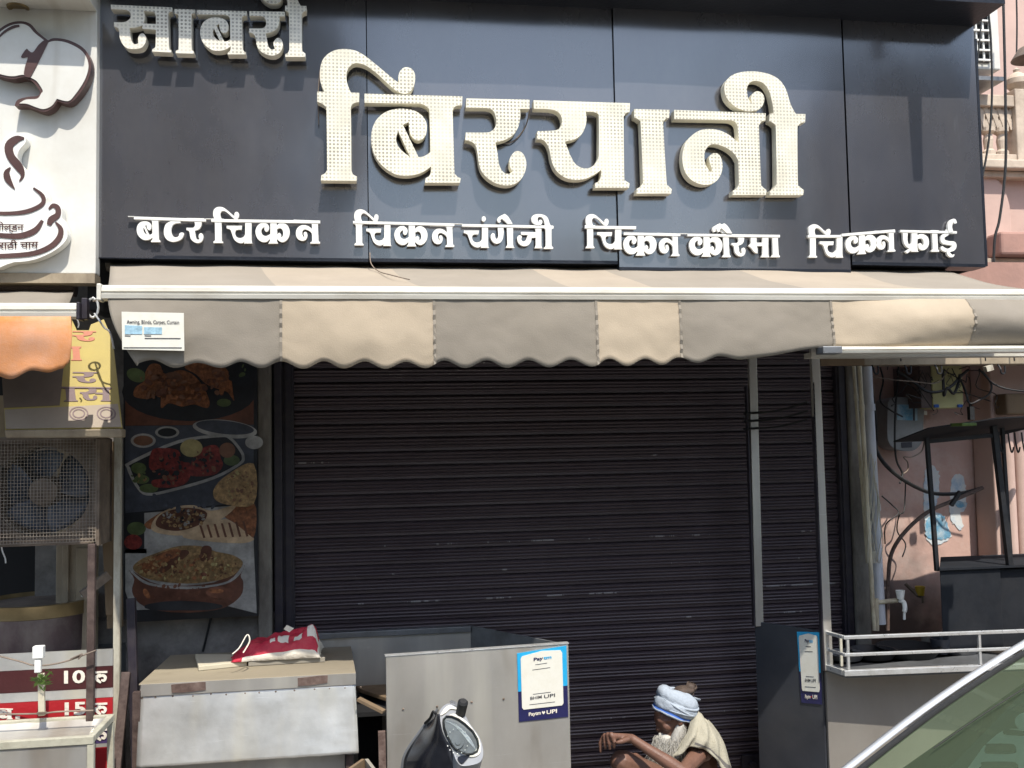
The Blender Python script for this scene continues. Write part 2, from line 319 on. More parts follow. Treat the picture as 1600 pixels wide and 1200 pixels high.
    def build(s, name, m, parent=None, smooth=False, bevel=0, solid=0, sub=0, nofix=False):
        me = bpy.data.meshes.new(name); me.from_pydata(s.v, [], s.f)
        ms = m if isinstance(m, (list, tuple)) else [m]
        for q in ms: me.materials.append(M[q] if isinstance(q, str) else q)
        me.polygons.foreach_set('material_index', s.m)
        if not nofix:
            bm = bmesh.new(); bm.from_mesh(me); bmesh.ops.recalc_face_normals(bm, faces=bm.faces); bm.to_mesh(me); bm.free()
        if smooth:
            me.polygons.foreach_set('use_smooth', [True]*len(me.polygons))
        me.update(); o = bpy.data.objects.new(name, me); C.objects.link(o)
        if smooth and smooth != 'all':
            try: me.set_sharp_from_angle(angle=math.radians(40))
            except Exception: pass
        if parent:
            o.parent = parent; r = parent
            while r.parent: r = r.parent
            if r.type == 'EMPTY' and parent is r: o.matrix_parent_inverse = Matrix.Translation(-r.location)
        if solid: q = o.modifiers.new('thick', 'SOLIDIFY'); q.thickness = solid; q.offset = 0
        if bevel: q = o.modifiers.new('bevel', 'BEVEL'); q.width = bevel; q.segments = 2; q.limit_method = 'ANGLE'
        if sub: q = o.modifiers.new('sub', 'SUBSURF'); q.levels = q.render_levels = sub
        return o
def tag(o, label, cat, group=None, kind=None):
    if label: o['label'] = label
    if cat: o['category'] = cat
    if group: o['group'] = group
    if kind: o['kind'] = kind
    return o
def thing(name, label, cat, loc=(0, 0, 0), group=None):
    o = bpy.data.objects.new(name, None); C.objects.link(o); o.location = loc; o.empty_display_size = .1
    return tag(o, label, cat, group)
def structure(o): o['kind'] = 'structure'; return o
# ------------------------------------------------------------------ curves in the drawing plane
def parse(t):
    out = []
    for lp in t.split('|'):
        ps = []
        for k in lp.split():
            c = k.endswith('c'); x, y = k.rstrip('c').split(','); ps.append((float(x), float(y), c))
        out.append(ps)
    return out
def smooth_loop(ps, n=4, closed=True):
    o = []; k = len(ps)
    for i in range(k if closed else k-1):
        p1, p2 = ps[i], ps[(i+1) % k]; p0 = ps[i-1] if (closed or i > 0) else p1; p3 = ps[(i+2) % k] if (closed or i+2 < k) else p2
        if p1[2]: p0 = p1
        if p2[2]: p3 = p2
        st = 1 if (p1[2] and p2[2]) else n
        for j in range(st):
            t = j/st; q = []
            for a in (0, 1):
                q.append(.5*(2*p1[a]+(p2[a]-p0[a])*t+(2*p0[a]-5*p1[a]+4*p2[a]-p3[a])*t*t+(3*p1[a]-p0[a]-3*p2[a]+p3[a])*t**3))
            o.append(tuple(q))
    if not closed: o.append(ps[-1][:2])
    return o
def loops(t, n=4): return [smooth_loop(p, n) for p in parse(t)]
def amap(ls, x0, y0, sx, sy=None):
    sy = sy or sx; return [[(x0+a*sx, y0+b*sy) for a, b in l] for l in ls]
def crop(t, x0, y0, s, n=4): return amap(loops(t, n), x0, y0, 1/s)
def fit(ls, src, dst):
    """map loops from box src (x0,y0,x1,y1) to box dst"""
    sx = (dst[2]-dst[0])/(src[2]-src[0]); sy = (dst[3]-dst[1])/(src[3]-src[1])
    return [[(dst[0]+(a-src[0])*sx, dst[1]+(b-src[1])*sy) for a, b in l] for l in ls]
def bbox(ls):
    xs = [p[0] for l in ls for p in l]; ys = [p[1] for l in ls for p in l]; return min(xs), min(ys), max(xs), max(ys)
def stroke(pts, n=4):
    """outline of a line of points (x, y, width)"""
    c = smooth_loop([(p[0], p[1], False) for p in pts], n, False); w = smooth_loop([(i, p[2], False) for i, p in enumerate(pts)], n, False)
    l, r = [], []
    for i, p in enumerate(c):
        a = c[max(i-1, 0)]; b = c[min(i+1, len(c)-1)]; dx, dy = b[0]-a[0], b[1]-a[1]; q = math.hypot(dx, dy) or 1
        hw = max(w[i][1], .05)/2; l.append((p[0]-dy/q*hw, p[1]+dx/q*hw)); r.append((p[0]+dy/q*hw, p[1]-dx/q*hw))
    return [l+r[::-1]]
def arcpts(cx, cy, rx, ry, a0, a1, n=20):
    return [(cx+rx*math.cos(math.radians(a0+(a1-a0)*i/n)), cy+ry*math.sin(math.radians(a0+(a1-a0)*i/n))) for i in range(n+1)]
def ell(cx, cy, rx, ry, n=28, rot=0):
    c, s = math.cos(math.radians(rot)), math.sin(math.radians(rot))
    return [[(cx+rx*math.cos(t)*c-ry*math.sin(t)*s, cy+rx*math.cos(t)*s+ry*math.sin(t)*c) for t in (2*math.pi*i/n for i in range(n))]]
def jag(ls, a, st=3.0, seed=1):
    r = random.Random(seed); out = []
    for l in ls:
        q = []
        for i in range(len(l)):
            p, n = l[i], l[(i+1) % len(l)]; k = max(1, int(math.hypot(n[0]-p[0], n[1]-p[1])/st))
            for j in range(k): q.append((p[0]+(n[0]-p[0])*j/k+r.uniform(-a, a), p[1]+(n[1]-p[1])*j/k+r.uniform(-a, a)))
        out.append(q)
    return out
def wob(l, a, f, seed=0):
    out = []
    cx = sum(p[0] for p in l)/len(l); cy = sum(p[1] for p in l)/len(l)
    for x, y in l:
        k = 1+a*noise.noise(Vector((x*f, y*f, seed))); out.append((cx+(x-cx)*k, cy+(y-cy)*k))
    return out
def catm(pts, n=6):
    """smooth 3D polyline"""
    pts = [Vector(p) for p in pts]; o = []; k = len(pts)
    for i in range(k-1):
        p0, p1, p2, p3 = pts[max(i-1, 0)], pts[i], pts[i+1], pts[min(i+2, k-1)]
        for j in range(n):
            t = j/n; o.append(.5*(2*p1+(p2-p0)*t+(2*p0-5*p1+4*p2-p3)*t*t+(3*p1-p0-3*p2+p3)*t**3))
    return o+[pts[-1]]
def text_on(pl, txt, px, py, hpx, m, parent, name='lettering', off=.002, slope=0, width=None, bold=0):
    """writing laid on a surface: its own thin mesh, lower-left corner at (px, py), letters hpx high in the photograph"""
    cu = bpy.data.curves.new(name, 'FONT'); cu.body = txt; cu.size = 1; cu.offset = bold; cu.resolution_u = 3
    o = bpy.data.objects.new(name, cu); C.objects.link(o); dg = bpy.context.evaluated_depsgraph_get()
    me = bpy.data.meshes.new_from_object(o.evaluated_get(dg)); C.objects.unlink(o); bpy.data.objects.remove(o)
    if not me.vertices: return None
    xs = [v.co.x for v in me.vertices]; k = (width/(max(xs)-min(xs))) if width else hpx/.70; x0 = min(xs)
    for v in me.vertices:
        a = px+(v.co.x-x0)*k; b = py-v.co.y*hpx/.70+(v.co.x-x0)*k*slope; v.co = pl.hit(a, b, off)
    me.materials.append(M[m]); q = bpy.data.objects.new(name, me); C.objects.link(q)
    if parent:
        q.parent = parent; r = parent
        if r.type == 'EMPTY': q.matrix_parent_inverse = Matrix.Translation(-r.location)
    return q
# ================================================================== THE SETTING
g = MB(); g.box(-60, 60, -60, 3.3, -.3, 0); structure(g.build('road', 'road'))
g = MB(); g.box(-60, 60, 3.3, 30, -.3, .12); structure(g.build('pavement', 'pave', bevel=.01))
# houses over the road, behind the camera: only their reflection shows
for i, (x0, x1, h, d) in enumerate([(-13, -.6, 12.2, 13), (.4, 11, 5.2, 13), (11.9, 22, 11.5, 13)]):
    t = thing('street_house', ['tall plain house across the street at the far left', 'low plain house across the street between two tall ones', 'tall plain house across the street at the far right'][i], 'house', ((x0+x1)/2, -d, 0))
    g = MB(); g.box(x0, x1, -d-6, -d, 0, h); g.build('wall', 'duskyroof', t)
    g = MB(); g.box(x0-.2, x1+.2, -d-6.2, -d+.4, h, h+.25); g.build('roof', 'concrete', t)
    n = int((x1-x0)/2.6)
    for k in range(n):
        for z in (1.0, 4.2, 7.6):
            if z+2 > h: continue
            g = MB(); xx = x0+1.3+k*2.6; g.box(xx-.6, xx+.6, -d-.05, -d+.03, z, z+1.5); g.build('window', 'black', t)
# ================================================================== SHOP FRONT
YS = 5.0
def X(px, Y): return W(px, 640, Y).x
def Z(px, py, Y): return W(px, py, Y).z
shop = thing('shop_building', 'grimy plastered shop front behind the black sign and the closed shutter', 'shop', (1, 5.2, 0))
xl, xr = X(443, YS), X(1318, YS)
g = MB(); g.box(-1.62, xl-.005, 5.02, 5.3, .12, 2.75); g.build('plaster_wall', 'concrete', shop)
g = MB(); g.box(-1.62, 3.0, 4.92, 5.3, 2.75, 4.6); g.build('upper_wall', 'concrete', shop)
g = MB(); g.box(-1.62, X(432, 4.97), 4.96, 5.02, .12, W(300, 963, 4.96).z); g.build('plinth', 'concrete', shop, bevel=.01)
g = MB(); g.box(X(403, 4.9), X(424, 4.9), 4.88, 5.02, .5, 2.75); g.build('pilaster', 'plaster2', shop, bevel=.006)
g = MB(); g.box(X(427, 4.9), X(440, 4.9), 4.91, 5.02, .3, 2.75); g.build('channel', 'guide', shop, bevel=.004)
g = MB(); g.box(X(1326, 4.93), X(1349, 4.93), 4.93, 5.7, .12, 2.75); g.build('pilaster', 'plaster2', shop, bevel=.012)
g = MB(); g.tube([W(330, 963, 4.955)+Vector((0, -.004, 0)), W(325, 985, 4.95), W(317, 1018, 4.95)], .006, 6); g.build('cable', 'rubber', shop)
# roller shutter
sh = thing('roller_shutter', 'closed dark ribbed roller shutter with scraped slats behind the awning', 'shutter', (1, 5, .12))
prof = [(0, .0), (.012, -.001), (.016, -.010), (.021, -.0125), (.026, -.010), (.0285, -.004), (.033, -.010), (.038, -.0125), (.043, -.010), (.0455, -.004), (.050, -.010), (.055, -.0125), (.060, -.010), (.0635, -.002), (.0650, .012), (.0690, .016)]
ztop = 2.78; pitch = .072; g = MB(); rows = []; z = .13; k = 0
NX = 24
while z < ztop:
    dy = random.uniform(-.002, .002); tl = random.uniform(-.001, .001)
    for dz, yy in prof:
        rows.append([(xl+(xr-xl)*i/NX, YS+yy+dy+.012*math.sin(math.pi*i/NX)*noise.noise(Vector((i*.16, z*.5, 3)))*1.2, z+dz+tl*(i-NX/2)/NX) for i in range(NX+1)])
    z += pitch; k += 1
g.sheet(rows); g.build('curtain', 'slat', sh, smooth=True)
for a, b in ((X(441, 4.96), X(459, 4.96)), (X(1307, 4.96), X(1323, 4.96))):
    g = MB(); g.box(a, b, 4.955, 5.03, .12, 2.78); g.box(a+.012, b-.012, 4.945, 4.955, .12, 2.78); g.build('guide_rail', 'guide', sh, bevel=.003)
g = MB(); g.box(xl, xr, 4.985, 5.02, .12, .135); g.box(xl, xr, 4.96, 4.99, .12, .2); g.build('bottom_bar', 'guide', sh)
g = MB(); c = W(1172, 1192, 4.96); g.box(c.x-.05, c.x+.05, 4.94, 4.96, c.z-.05, c.z+.05); g.tube([c+Vector((0, -.02, 0)), c+Vector((0, -.05, 0))], .02, 10); g.build('lock', 'guide', sh, bevel=.003)
# ================================================================== SIGNBOARD
YB = 4.55
sign = thing('shop_signboard', 'long black shop signboard with large dotted cream letters above the awning', 'signboard', (.5, YB, 2.9))
for (a, b, bl, br, top, dy, ax, az) in [(150, 575.5, 402, 408, -30, 0, .35, .25), (577, 965.5, 407.5, 411.5, -30, .004, -.25, -.15), (968, 1329.5, 421, 425, -30, -.012, -.15, .05), (1331.5, 1539.5, 412.5, 416.5, -30, -.004, .15, .35)]:
    pl = PY(YB+dy); x0, x1 = pl.hit(a, bl).x, pl.hit(b, br).x; z0, z1 = pl.hit(a, bl).z, pl.hit(b, br).z
    g = MB(); xm = (x0+x1)/2; N = 16; NZ = 12; zt = 4.20; rows = []
    for j in range(NZ+1):
        t = j/NZ; row = []
        for i in range(N+1):
            s = i/N; z = (z0+(z1-z0)*s)*(1-t)+zt*t; x = x0+(x1-x0)*s
            wv = .008*noise.noise(Vector((x*1.3, z*1.3, a)))+.0022*noise.noise(Vector((x*4, z*4, a+9)))
            e = min(s, 1-s, t, 1-t)*8; wv *= min(1, e)
            row.append((x, YB+dy+wv+math.tan(math.radians(az))*(x-xm)*.5+math.tan(math.radians(ax))*(z-3.4)*.4, z))
        rows.append(row)
    g.sheet(rows); g.build('sign_panel', 'acp', sign, smooth='all')
    g = MB(); g.box(x0, x1, YB+.02, YB+.10, min(z0, z1)+.012, 4.1); g.build('panel_frame', 'acpedge', sign)
    g = MB(); g.hexa([(x0, YB+dy-.002, z0-.004), (x1, YB+dy-.002, z1-.004), (x1, YB+.11, z1-.004), (x0, YB+.11, z0-.004), (x0, YB+dy-.002, z0+.012), (x1, YB+dy-.002, z1+.012), (x1, YB+.11, z1+.012), (x0, YB+.11, z0+.012)]); g.build('bottom_trim', 'acpedge', sign)
xR = PY(YB).hit(1539.5, 416).x
g = MB(); g.box(xR-.002, xR+.012, YB-.004, YB+.35, PY(YB).hit(1539.5, 416).z, 4.12); g.build('side_panel', 'acpedge', sign)
# the hood that shades its top
hx0, hx1 = W(150, 20, YB).x, W(1530, 28, YB).x-.06; zfl = zfr = W(1500, 2, 4.30).z
g = MB(); g.hexa([(hx0, 4.30, zfl), (hx1+.03, 4.30, zfr), (hx1, 4.93, 4.17), (hx0, 4.93, 4.17), (hx0, 4.30, zfl+.22), (hx1+.03, 4.30, zfr+.22), (hx1, 4.93, 4.26), (hx0, 4.93, 4.26)]); g.build('hood', 'acpedge', sign)
g = MB(); g.box(hx0, xR-.01, YB+.105, YB+.12, 2.95, 4.15); g.build('light_leak_blocker', 'black', sign)  # unseen board added to keep light out of the panel gaps
g = MB(); g.hexa([(2.92, 4.0, 4.24), (2.97, 4.0, 4.24), (2.97, 4.03, 4.24), (2.92, 4.03, 4.24), (2.90, 4.0, 5.0), (2.99, 4.0, 5.0), (2.99, 4.03, 5.0), (2.90, 4.03, 5.0)]); g.box(2.93, 2.965, 4.03, 4.4, 4.5, 4.53); g.box(2.93, 2.965, 4.34, 4.4, zfr+.2, 4.5); g.build('shadow_caster', 'steeldark', sign)  # unseen bar added above the view to cast a shadow on the panel
# ---- traced letters. Outlines in the coordinates of one enlarged view each
A = (480, 60, 4.0); B_ = (820, 90, 10/3); S_ = (150, 0, 1600/350)
GI = crop("62,332c 108,333c 84,275 80,210 90,150 120,105 170,75 230,66 300,76 360,108 420,155 480,205 540,255 575,278c 570,240 580,205 600,185 625,180 655,192 672,220 675,255 665,300 640,335 610,346 575,338 540,315 490,270 430,215 370,172 320,155 285,160 255,190 245,230 250,280 272,338c 326,340c 324,398c 300,402 280,415 272,440 274,500 276,790 280,835 290,852 312,864c 308,890c 85,888c 88,855c 108,845 122,825 124,790 120,460 112,425 95,410 62,394c", *A)
GB = crop("358,345c 970,362c 968,418c 930,422 912,445 910,480 920,820 928,850 940,865 960,874c 955,902c 736,902c 740,874c 760,862 772,840 774,800c 740,825 690,848 620,858 550,848 480,805 430,745 405,680 400,610 412,550 440,500 490,460 550,442 610,440 670,452 715,480 742,520 748,560 740,605 715,632 685,636 655,615 640,580 634,522c 598,540c 696,742c 732,736 770,710c 765,470 755,435 730,415 700,407c 358,402c|568,578c 645,742c 590,700 562,660 556,620", *A)
GR = crop("995,375c 1390,383c 1390,440c 1330,440c 1332,490 1320,550 1290,600 1240,632 1176,650c 1190,720 1200,790 1225,835 1258,846 1284,832c 1266,795 1266,755 1285,720 1310,704 1340,712 1362,745 1370,790 1355,850 1320,895 1270,918 1210,915 1150,890 1100,845 1075,790 1065,720 1055,675 1035,650 1005,638 988,636c 992,588c 1120,588 1150,580 1175,555 1182,520 1175,475 1155,445 1120,434c 993,432c", *A)
GY = crop("45,222c 548,237c 546,285c 530,287 518,305 515,335 518,620 524,640 546,655c 543,678c 365,678c 367,652c 385,645 396,620 398,585c 370,605 320,630 265,637 210,625 165,590 140,540 128,480 112,445 92,428 62,425c 65,383c 150,380 180,368 193,340 192,315 180,290 155,274 120,268c 47,266c|318,282c 350,282c 380,292 386,320 386,480 384,520 365,555 335,575 300,575 265,555 240,515 222,470 210,437c 260,425 295,400 315,360 322,320", *B_)
GA = crop("570,268c 755,272c 752,315c 735,318 724,335 722,362 738,640 745,665 766,685c 763,708c 582,708c 584,682c 600,675 614,655 615,625 604,350 598,330 585,318 570,312c", *B_)
GN = crop("778,272c 1255,290c 1253,330c 1235,332 1222,350 1220,375 1230,640 1236,670 1260,690c 1256,715c 1082,715c 1084,692c 1102,685 1114,665 1115,640 1112,535c 1090,500 1050,470 1000,452 965,455 942,480 935,515 940,550 955,580 968,597c 975,585 968,560 960,530 970,505 990,497 1012,505 1026,535 1030,570 1020,610 995,645 955,662 910,658 865,635 835,595 822,545 822,500 835,450 865,410 910,380 960,372 1010,378 1060,400 1100,432 1114,442c 1110,370 1100,340 1080,328 1055,325c 779,320c", *B_)
GII = crop("1462,294c 1460,338c 1440,340 1425,355 1420,385 1422,640 1430,670 1454,690c 1450,716c 1275,716c 1278,692c 1296,685 1308,665 1312,630 1308,380 1303,350 1290,338 1274,330c 1276,292c 1296,290c 1290,240 1275,180 1250,140 1215,122 1180,125 1160,150 1158,180 1165,215 1186,244c 1178,215 1190,185 1215,175 1240,190 1248,220 1235,255 1205,275 1150,278 1095,255 1055,215 1040,170 1045,130 1075,95 1130,75 1200,72 1270,85 1325,115 1360,165 1380,230 1395,265 1412,293c", *B_)
GS = crop("105,33c 543,53c 542,85c 525,87 517,100 515,125 520,330 525,350 538,358c 535,374c 400,368c 404,350c 418,342 425,325 428,212c 330,205c 330,180c 305,190 275,197 240,199c 244,250 255,295 278,316 303,308c 300,290 303,262 315,245 332,238 350,250 358,275 350,310 325,340 280,350 225,345 190,315 170,270 165,225 155,200 128,190c 128,158c 200,158 235,140 248,115 240,85 215,70c 107,65c|340,80c 400,83 420,95 427,120 428,172c 337,168c 347,130 347,100", *S_)
GA2 = crop("560,63c 708,68c 705,98c 690,100 682,120 682,340 690,360 700,368c 697,383c 568,380c 570,362c 583,355 590,335 588,120 580,102 560,96c", *S_)
s_ = lambda a, b, c, d: (150+a/S_[2], b/S_[2], 150+c/S_[2], d/S_[2])
big = [(GI, 'gold'), (GB, 'gold'), (GR, 'gold'), (GY, 'gold'), (GA, 'gold'), (GN, 'gold'), (GII, 'gold'),
       (GS, 'silver'), (GA2, 'silver'), (fit(GB, bbox(GB), s_(720, 70, 1076, 388)), 'silver'), (fit(GR, bbox(GR), s_(1092, 80, 1348, 396)), 'silver'),
       (fit(GII, bbox(GII), s_(1160, -150, 1503, 406)), 'silver')]
lf = PY(YB-.078)
for i, (ls, m) in enumerate(big):
    g = MB(); g.trace(lf, ls, .052); o = g.build('raised_letter', m, sign, bevel=.003)
    g = MB(); b = bbox(ls)                                             # stand-off studs behind
    for q in range(2):
        e = ls[0][(q*7+3) % len(ls[0])]; cx = (e[0]*.8+(b[0]+b[2])/2*.2); c = lf.hit(cx, (e[1]*.8+(b[1]+b[3])/2*.2))
        g.box(c.x-.006, c.x+.006, YB-.03, YB, c.z-.006, c.z+.006)
    g.build('mounting_stud', 'acpedge', o)
# small menu lettering
P1 = (190, 310, 1600/350); P2 = (540, 310, 1600/340); P3 = (900, 310, 1600/340); P4 = (1240, 320, 5.0)
CH = loops("285,186c 330,186c 330,325 338,348c 275,348c 284,332c 260,346 230,340 205,318 190,280 178,250 152,240c 152,222c 262,222c 258,250c 222,252 212,275 222,300 245,310 270,304 284,285c")
KA = loops("464,186c 510,186c 510,225c 530,207 560,206 588,225 602,260 598,300 578,330 550,342 522,330 514,318c 510,332c 520,352c 450,352c 462,332c 462,318c 440,338 405,340 372,315 358,270 368,232 395,207 425,203 448,218 456,240 448,262 432,266 422,252 424,232c 405,245 400,270 412,292 436,298 464,284c|512,250c 530,242 548,250 556,275 552,300 540,307c 541,288 528,275 514,287c")
GG = loops("1118,206c 1160,206c 1162,260 1150,310 1120,332 1090,325 1070,300 1068,272 1080,255 1096,262 1100,285 1112,298 1122,280 1122,250c")
GST = loops("1185,206c 1232,206c 1232,340 1245,362c 1178,362c 1190,340c")
EM = loops("1170,113c 1195,133 1228,186c 1192,186c 1170,165 1150,150 1138,160 1140,172 1125,175 1115,160 1122,140 1145,125")
JA = loops("1395,206c 1440,206c 1440,345 1450,366c 1390,366c 1398,345c 1398,288c 1368,290c 1362,320 1340,345 1310,350 1282,338 1264,310 1264,282 1280,270 1296,280 1292,300 1302,316 1322,310 1334,285 1340,268c 1290,266c 1290,246c 1398,248c")
MA = loops("1285,270c 1328,270c 1328,325c 1371,325c 1371,270c 1415,270c 1415,410 1425,432c 1362,432c 1371,412c 1371,350c 1330,350c 1335,375 1335,405c 1310,392 1290,365 1270,350c 1285,330c")
TA = loops("372,152c 345,165 315,185 302,225 305,265 325,295 365,310 410,300 435,280 445,250 428,243 412,252 408,268 390,278 368,270 355,245 355,215 365,190 385,178 420,175c 420,150c")
PH = loops("850,202c 895,202c 890,260 895,300 910,312 922,295c 922,202c 968,202c 968,240c 990,228 1020,232 1050,255 1058,300 1045,335 1015,355 985,345 975,320 985,300 1000,305 1003,325c 1015,310 1015,280 1000,262 968,268c 968,345 978,366c 918,366c 922,350c 890,380c 872,365c 905,340c 880,325 860,290 855,240c")
bI, bB, bR, bN, bA, bII = bbox(GI), bbox(GB), bbox(GR), bbox(GN), bbox(GA), bbox(GII)
def bar(x0, y0, x1, y1, h): return [[(x0, y0), (x1, y1), (x1, y1+h), (x0, y0+h)]]
def sh_(ls, dx, dy, k=1): return [[(a*k+dx, b*k+dy) for a, b in l] for l in ls]
def skew(ls, dy): return [[(a, b+a*dy) for a, b in l] for l in ls]
small = [
 (P1, [(fit(GB, bB, (95, 133, 280, 311)), 0), (TA, 0), (fit(GR, bR, (462, 140, 590, 318)), 0), (fit(GI, bI, (648, 60, 838, 318)), 0), (sh_(CH, 598, -27), 0),
       (sh_(KA, 598, -30), 0), (fit(GN, bN, (1228, 152, 1418, 322)), 0), (bar(88, 129, 602, 146, 19), 1), (bar(640, 147, 1418, 158, 19), 1), (bar(45, 126, 90, 127, 4), 1), (bar(600, 143, 650, 144, 4), 1)]),
 (P2, [(fit(GI, bI, (58, 80, 242, 345)), 0), (CH, 0), (KA, 0), (fit(GN, bN, (620, 183, 800, 356)), 0), (sh_(CH, 718, 14), 0), (ell(1016, 150, 15, 19), 0), (GG, 0), (GST, 0), (EM, 0), (JA, 0),
       (fit(GII, bII, (1366, 115, 1530, 370)), 2), (bar(55, 165, 800, 184, 18), 1), (bar(856, 188, 1525, 200, 18), 1), (bar(800, 184, 860, 186, 4), 1)]),
 (P3, [(fit(GI, bI, (66, 115, 240, 366)), 0), (sh_(CH, 4, 26), 0), (bar(66, 200, 442, 205, 20), 1), (sh_(KA, -10, 68), 0), (fit(GN, bN, (596, 253, 762, 424)), 0), (sh_(KA, 474, 76), 0), (fit(GA, bA, (1072, 262, 1138, 432)), 0),
       (sh_(EM, -112, 70), 0), (sh_(EM, -80, 70), 3), (fit(GR, bR, (1143, 265, 1252, 426)), 0), (MA, 0), (fit(GA, bA, (1432, 270, 1500, 432)), 0), (bar(352, 250, 768, 258, 18), 1), (bar(820, 259, 1500, 268, 18), 1), (bar(768, 256, 820, 257, 4), 1)]),
 (P4, [(fit(GI, bI, (112, 152, 290, 412)), 0), (sh_(CH, 52, 64), 0), (bar(112, 236, 372, 236, 19), 1), (sh_(skew(KA, -.06), 48, 62), 0), (skew(fit(GN, bN, (632, 234, 796, 404)), -.05), 0), (bar(376, 226, 792, 192, 20), 1), (PH, 0), (fit(GA, bA, (1072, 198, 1138, 366)), 0),
       (stroke([(1218, 200, 44), (1196, 228, 30), (1166, 250, 30), (1170, 285, 34), (1215, 298, 30), (1252, 305, 36), (1248, 340, 36), (1205, 356, 26), (1170, 345, 30), (1158, 325, 16)]), 0),
       (stroke([(1206, 350, 14), (1215, 385, 26), (1240, 400, 20), (1256, 388, 6)]), 2), (stroke([(1232, 214, 34), (1222, 175, 34), (1232, 135, 30), (1256, 122, 26), (1266, 145, 20)]), 2), (bar(834, 196, 1276, 206, 18), 1)]),
]
for k, (P, items) in enumerate(small):
    for ls, lv in items:
        pl = PY(YB-.028-.0025*lv - (.010 if P is P3 else 0)); g = MB(); g.trace(pl, amap(ls, P[0], P[1], 1/P[2]), .016); g.build('small_letter' if lv != 1 else 'letter_headline', 'white', sign)
# loose wires hanging on the sign
g = MB(); g.tube(catm([W(500, 110, YB-.02), W(497, 150, YB-.02), W(498, 195, YB-.02)]), .0025, 5); g.tube(catm([W(828, 172, YB-.09), W(820, 200, YB-.03), W(800, 222, YB-.02), W(780, 222, YB-.02)]), .003, 5)
g.tube(catm([W(578, 395, YB-.02), W(580, 412, YB-.05), W(592, 424, YB-.1), W(612, 430, YB-.3), W(640, 437, YB-.4)]), .0025, 5); g.build('loose_wire', 'grime', sign)
# ================================================================== AWNING
YR, YF = 4.72, 3.75
aw = thing('shop_awning', 'striped taupe and cream canvas awning with scalloped valance under the black sign', 'awning', (1, 4.2, 2.6))
xL = W(168, 445, YF).x; xLr = W(173, 405, YR).x; xE = 3.02
zf = W(700, 446, YF).z-.02; zr = 2.93
stripes = [100, 440, 678, 930, 1060, 1295, 1505, 1720, 2000]
sx_ = [W(p, 500, YF-.02).x for p in stripes]
def stripe(x):
    i = 0
    while i+1 < len(sx_) and x >= sx_[i+1]: i += 1
    return i % 2
def xgrid(a, b, step=.03):
    xs = sorted(set([a, b]+[x for x in sx_ if a < x < b]+[a+i*step for i in range(1, int((b-a)/step))])); return xs
def stripsheet(xs, fn, nt_):
    g = MB(); rows = [[fn(x, j/nt_) for x in xs] for j in range(nt_+1)]
    n = len(xs); g.v = [tuple(p) for r in rows for p in r]
    for j in range(nt_):
        for i in range(n-1): g.f.append((j*n+i, j*n+i+1, (j+1)*n+i+1, (j+1)*n+i)); g.m.append(stripe((xs[i]+xs[i+1])/2))
    return g
def canv(x, t):
    k = (x-xL)/(xE-xL); xx = x + (xLr-xL)*(1-k)*(1-t)
    z = zr+(zf-zr)*t - .035*math.sin(math.pi*t)*(.7+.5*noise.noise(Vector((x*.8, t, 0)))) + .008*noise.noise(Vector((x*5, t*3, 4)))
    if t < .001: z += .012*noise.noise(Vector((x*4, 0, 7)))
    return Vector((xx, YR+(YF-YR)*t, z))
stripsheet(xgrid(xL, xE), canv, 12).build('canvas', ['toptaupe', 'topcream'], aw, smooth='all', solid=.002, nofix=True)
g = MB(); g.tube([(xLr-.02, YR+.02, zr-.01), (xE, YR+.02, zr-.01)], .04, 14); g.build('roller', 'greycloth', aw, smooth=True)
zb = W(700, 456, YF-.05).z
def barprof(g, x0, x1, y, z, h, d):
    P = [(0, -h/2), (-.006, -h/2), (-d, -h*.42), (-d-.004, -h*.15), (-d+.004, -.1*h), (-d+.004, .02*h), (-d-.002, .06*h), (-d, .3*h), (-d*.6, h/2), (0, h/2)]
    k = len(P); vs = [(x0, y+a, z+b) for a, b in P]+[(x1, y+a, z+b) for a, b in P]
    g.add(vs, [(i, (i+1) % k, k+(i+1) % k, k+i) for i in range(k)]+[tuple(range(k))[::-1], tuple(range(k, 2*k))])
g = MB(); barprof(g, xL-.01, xE+.12, YF, zb-.004, .056, .045); g.build('front_bar', 'bar', aw)
for x in (xL-.016, ):
    g = MB(); g.box(x-.012, x+.004, YF-.045, YF+.015, zb-.035, zb+.028); g.build('bar_end_cap', 'bar', aw, bevel=.004)
g = MB(); g.tube([(xL+.05, YR, zr-.10), (xL+.55, 4.2, zb+.05), (xL+.12, YF+.03, zb)], .016, 8); g.build('folding_arm', 'bar', aw)
g = MB(); g.tube([(2.3, YR, zr-.10), (1.8, 4.2, zb+.05), (2.25, YF+.03, zb)], .016, 8); g.build('folding_arm', 'bar', aw)
g = MB(); g.box(xLr-.07, xLr-.02, 4.6, 4.9, zr-.25, zr+.12); g.build('wall_bracket', 'black', aw)
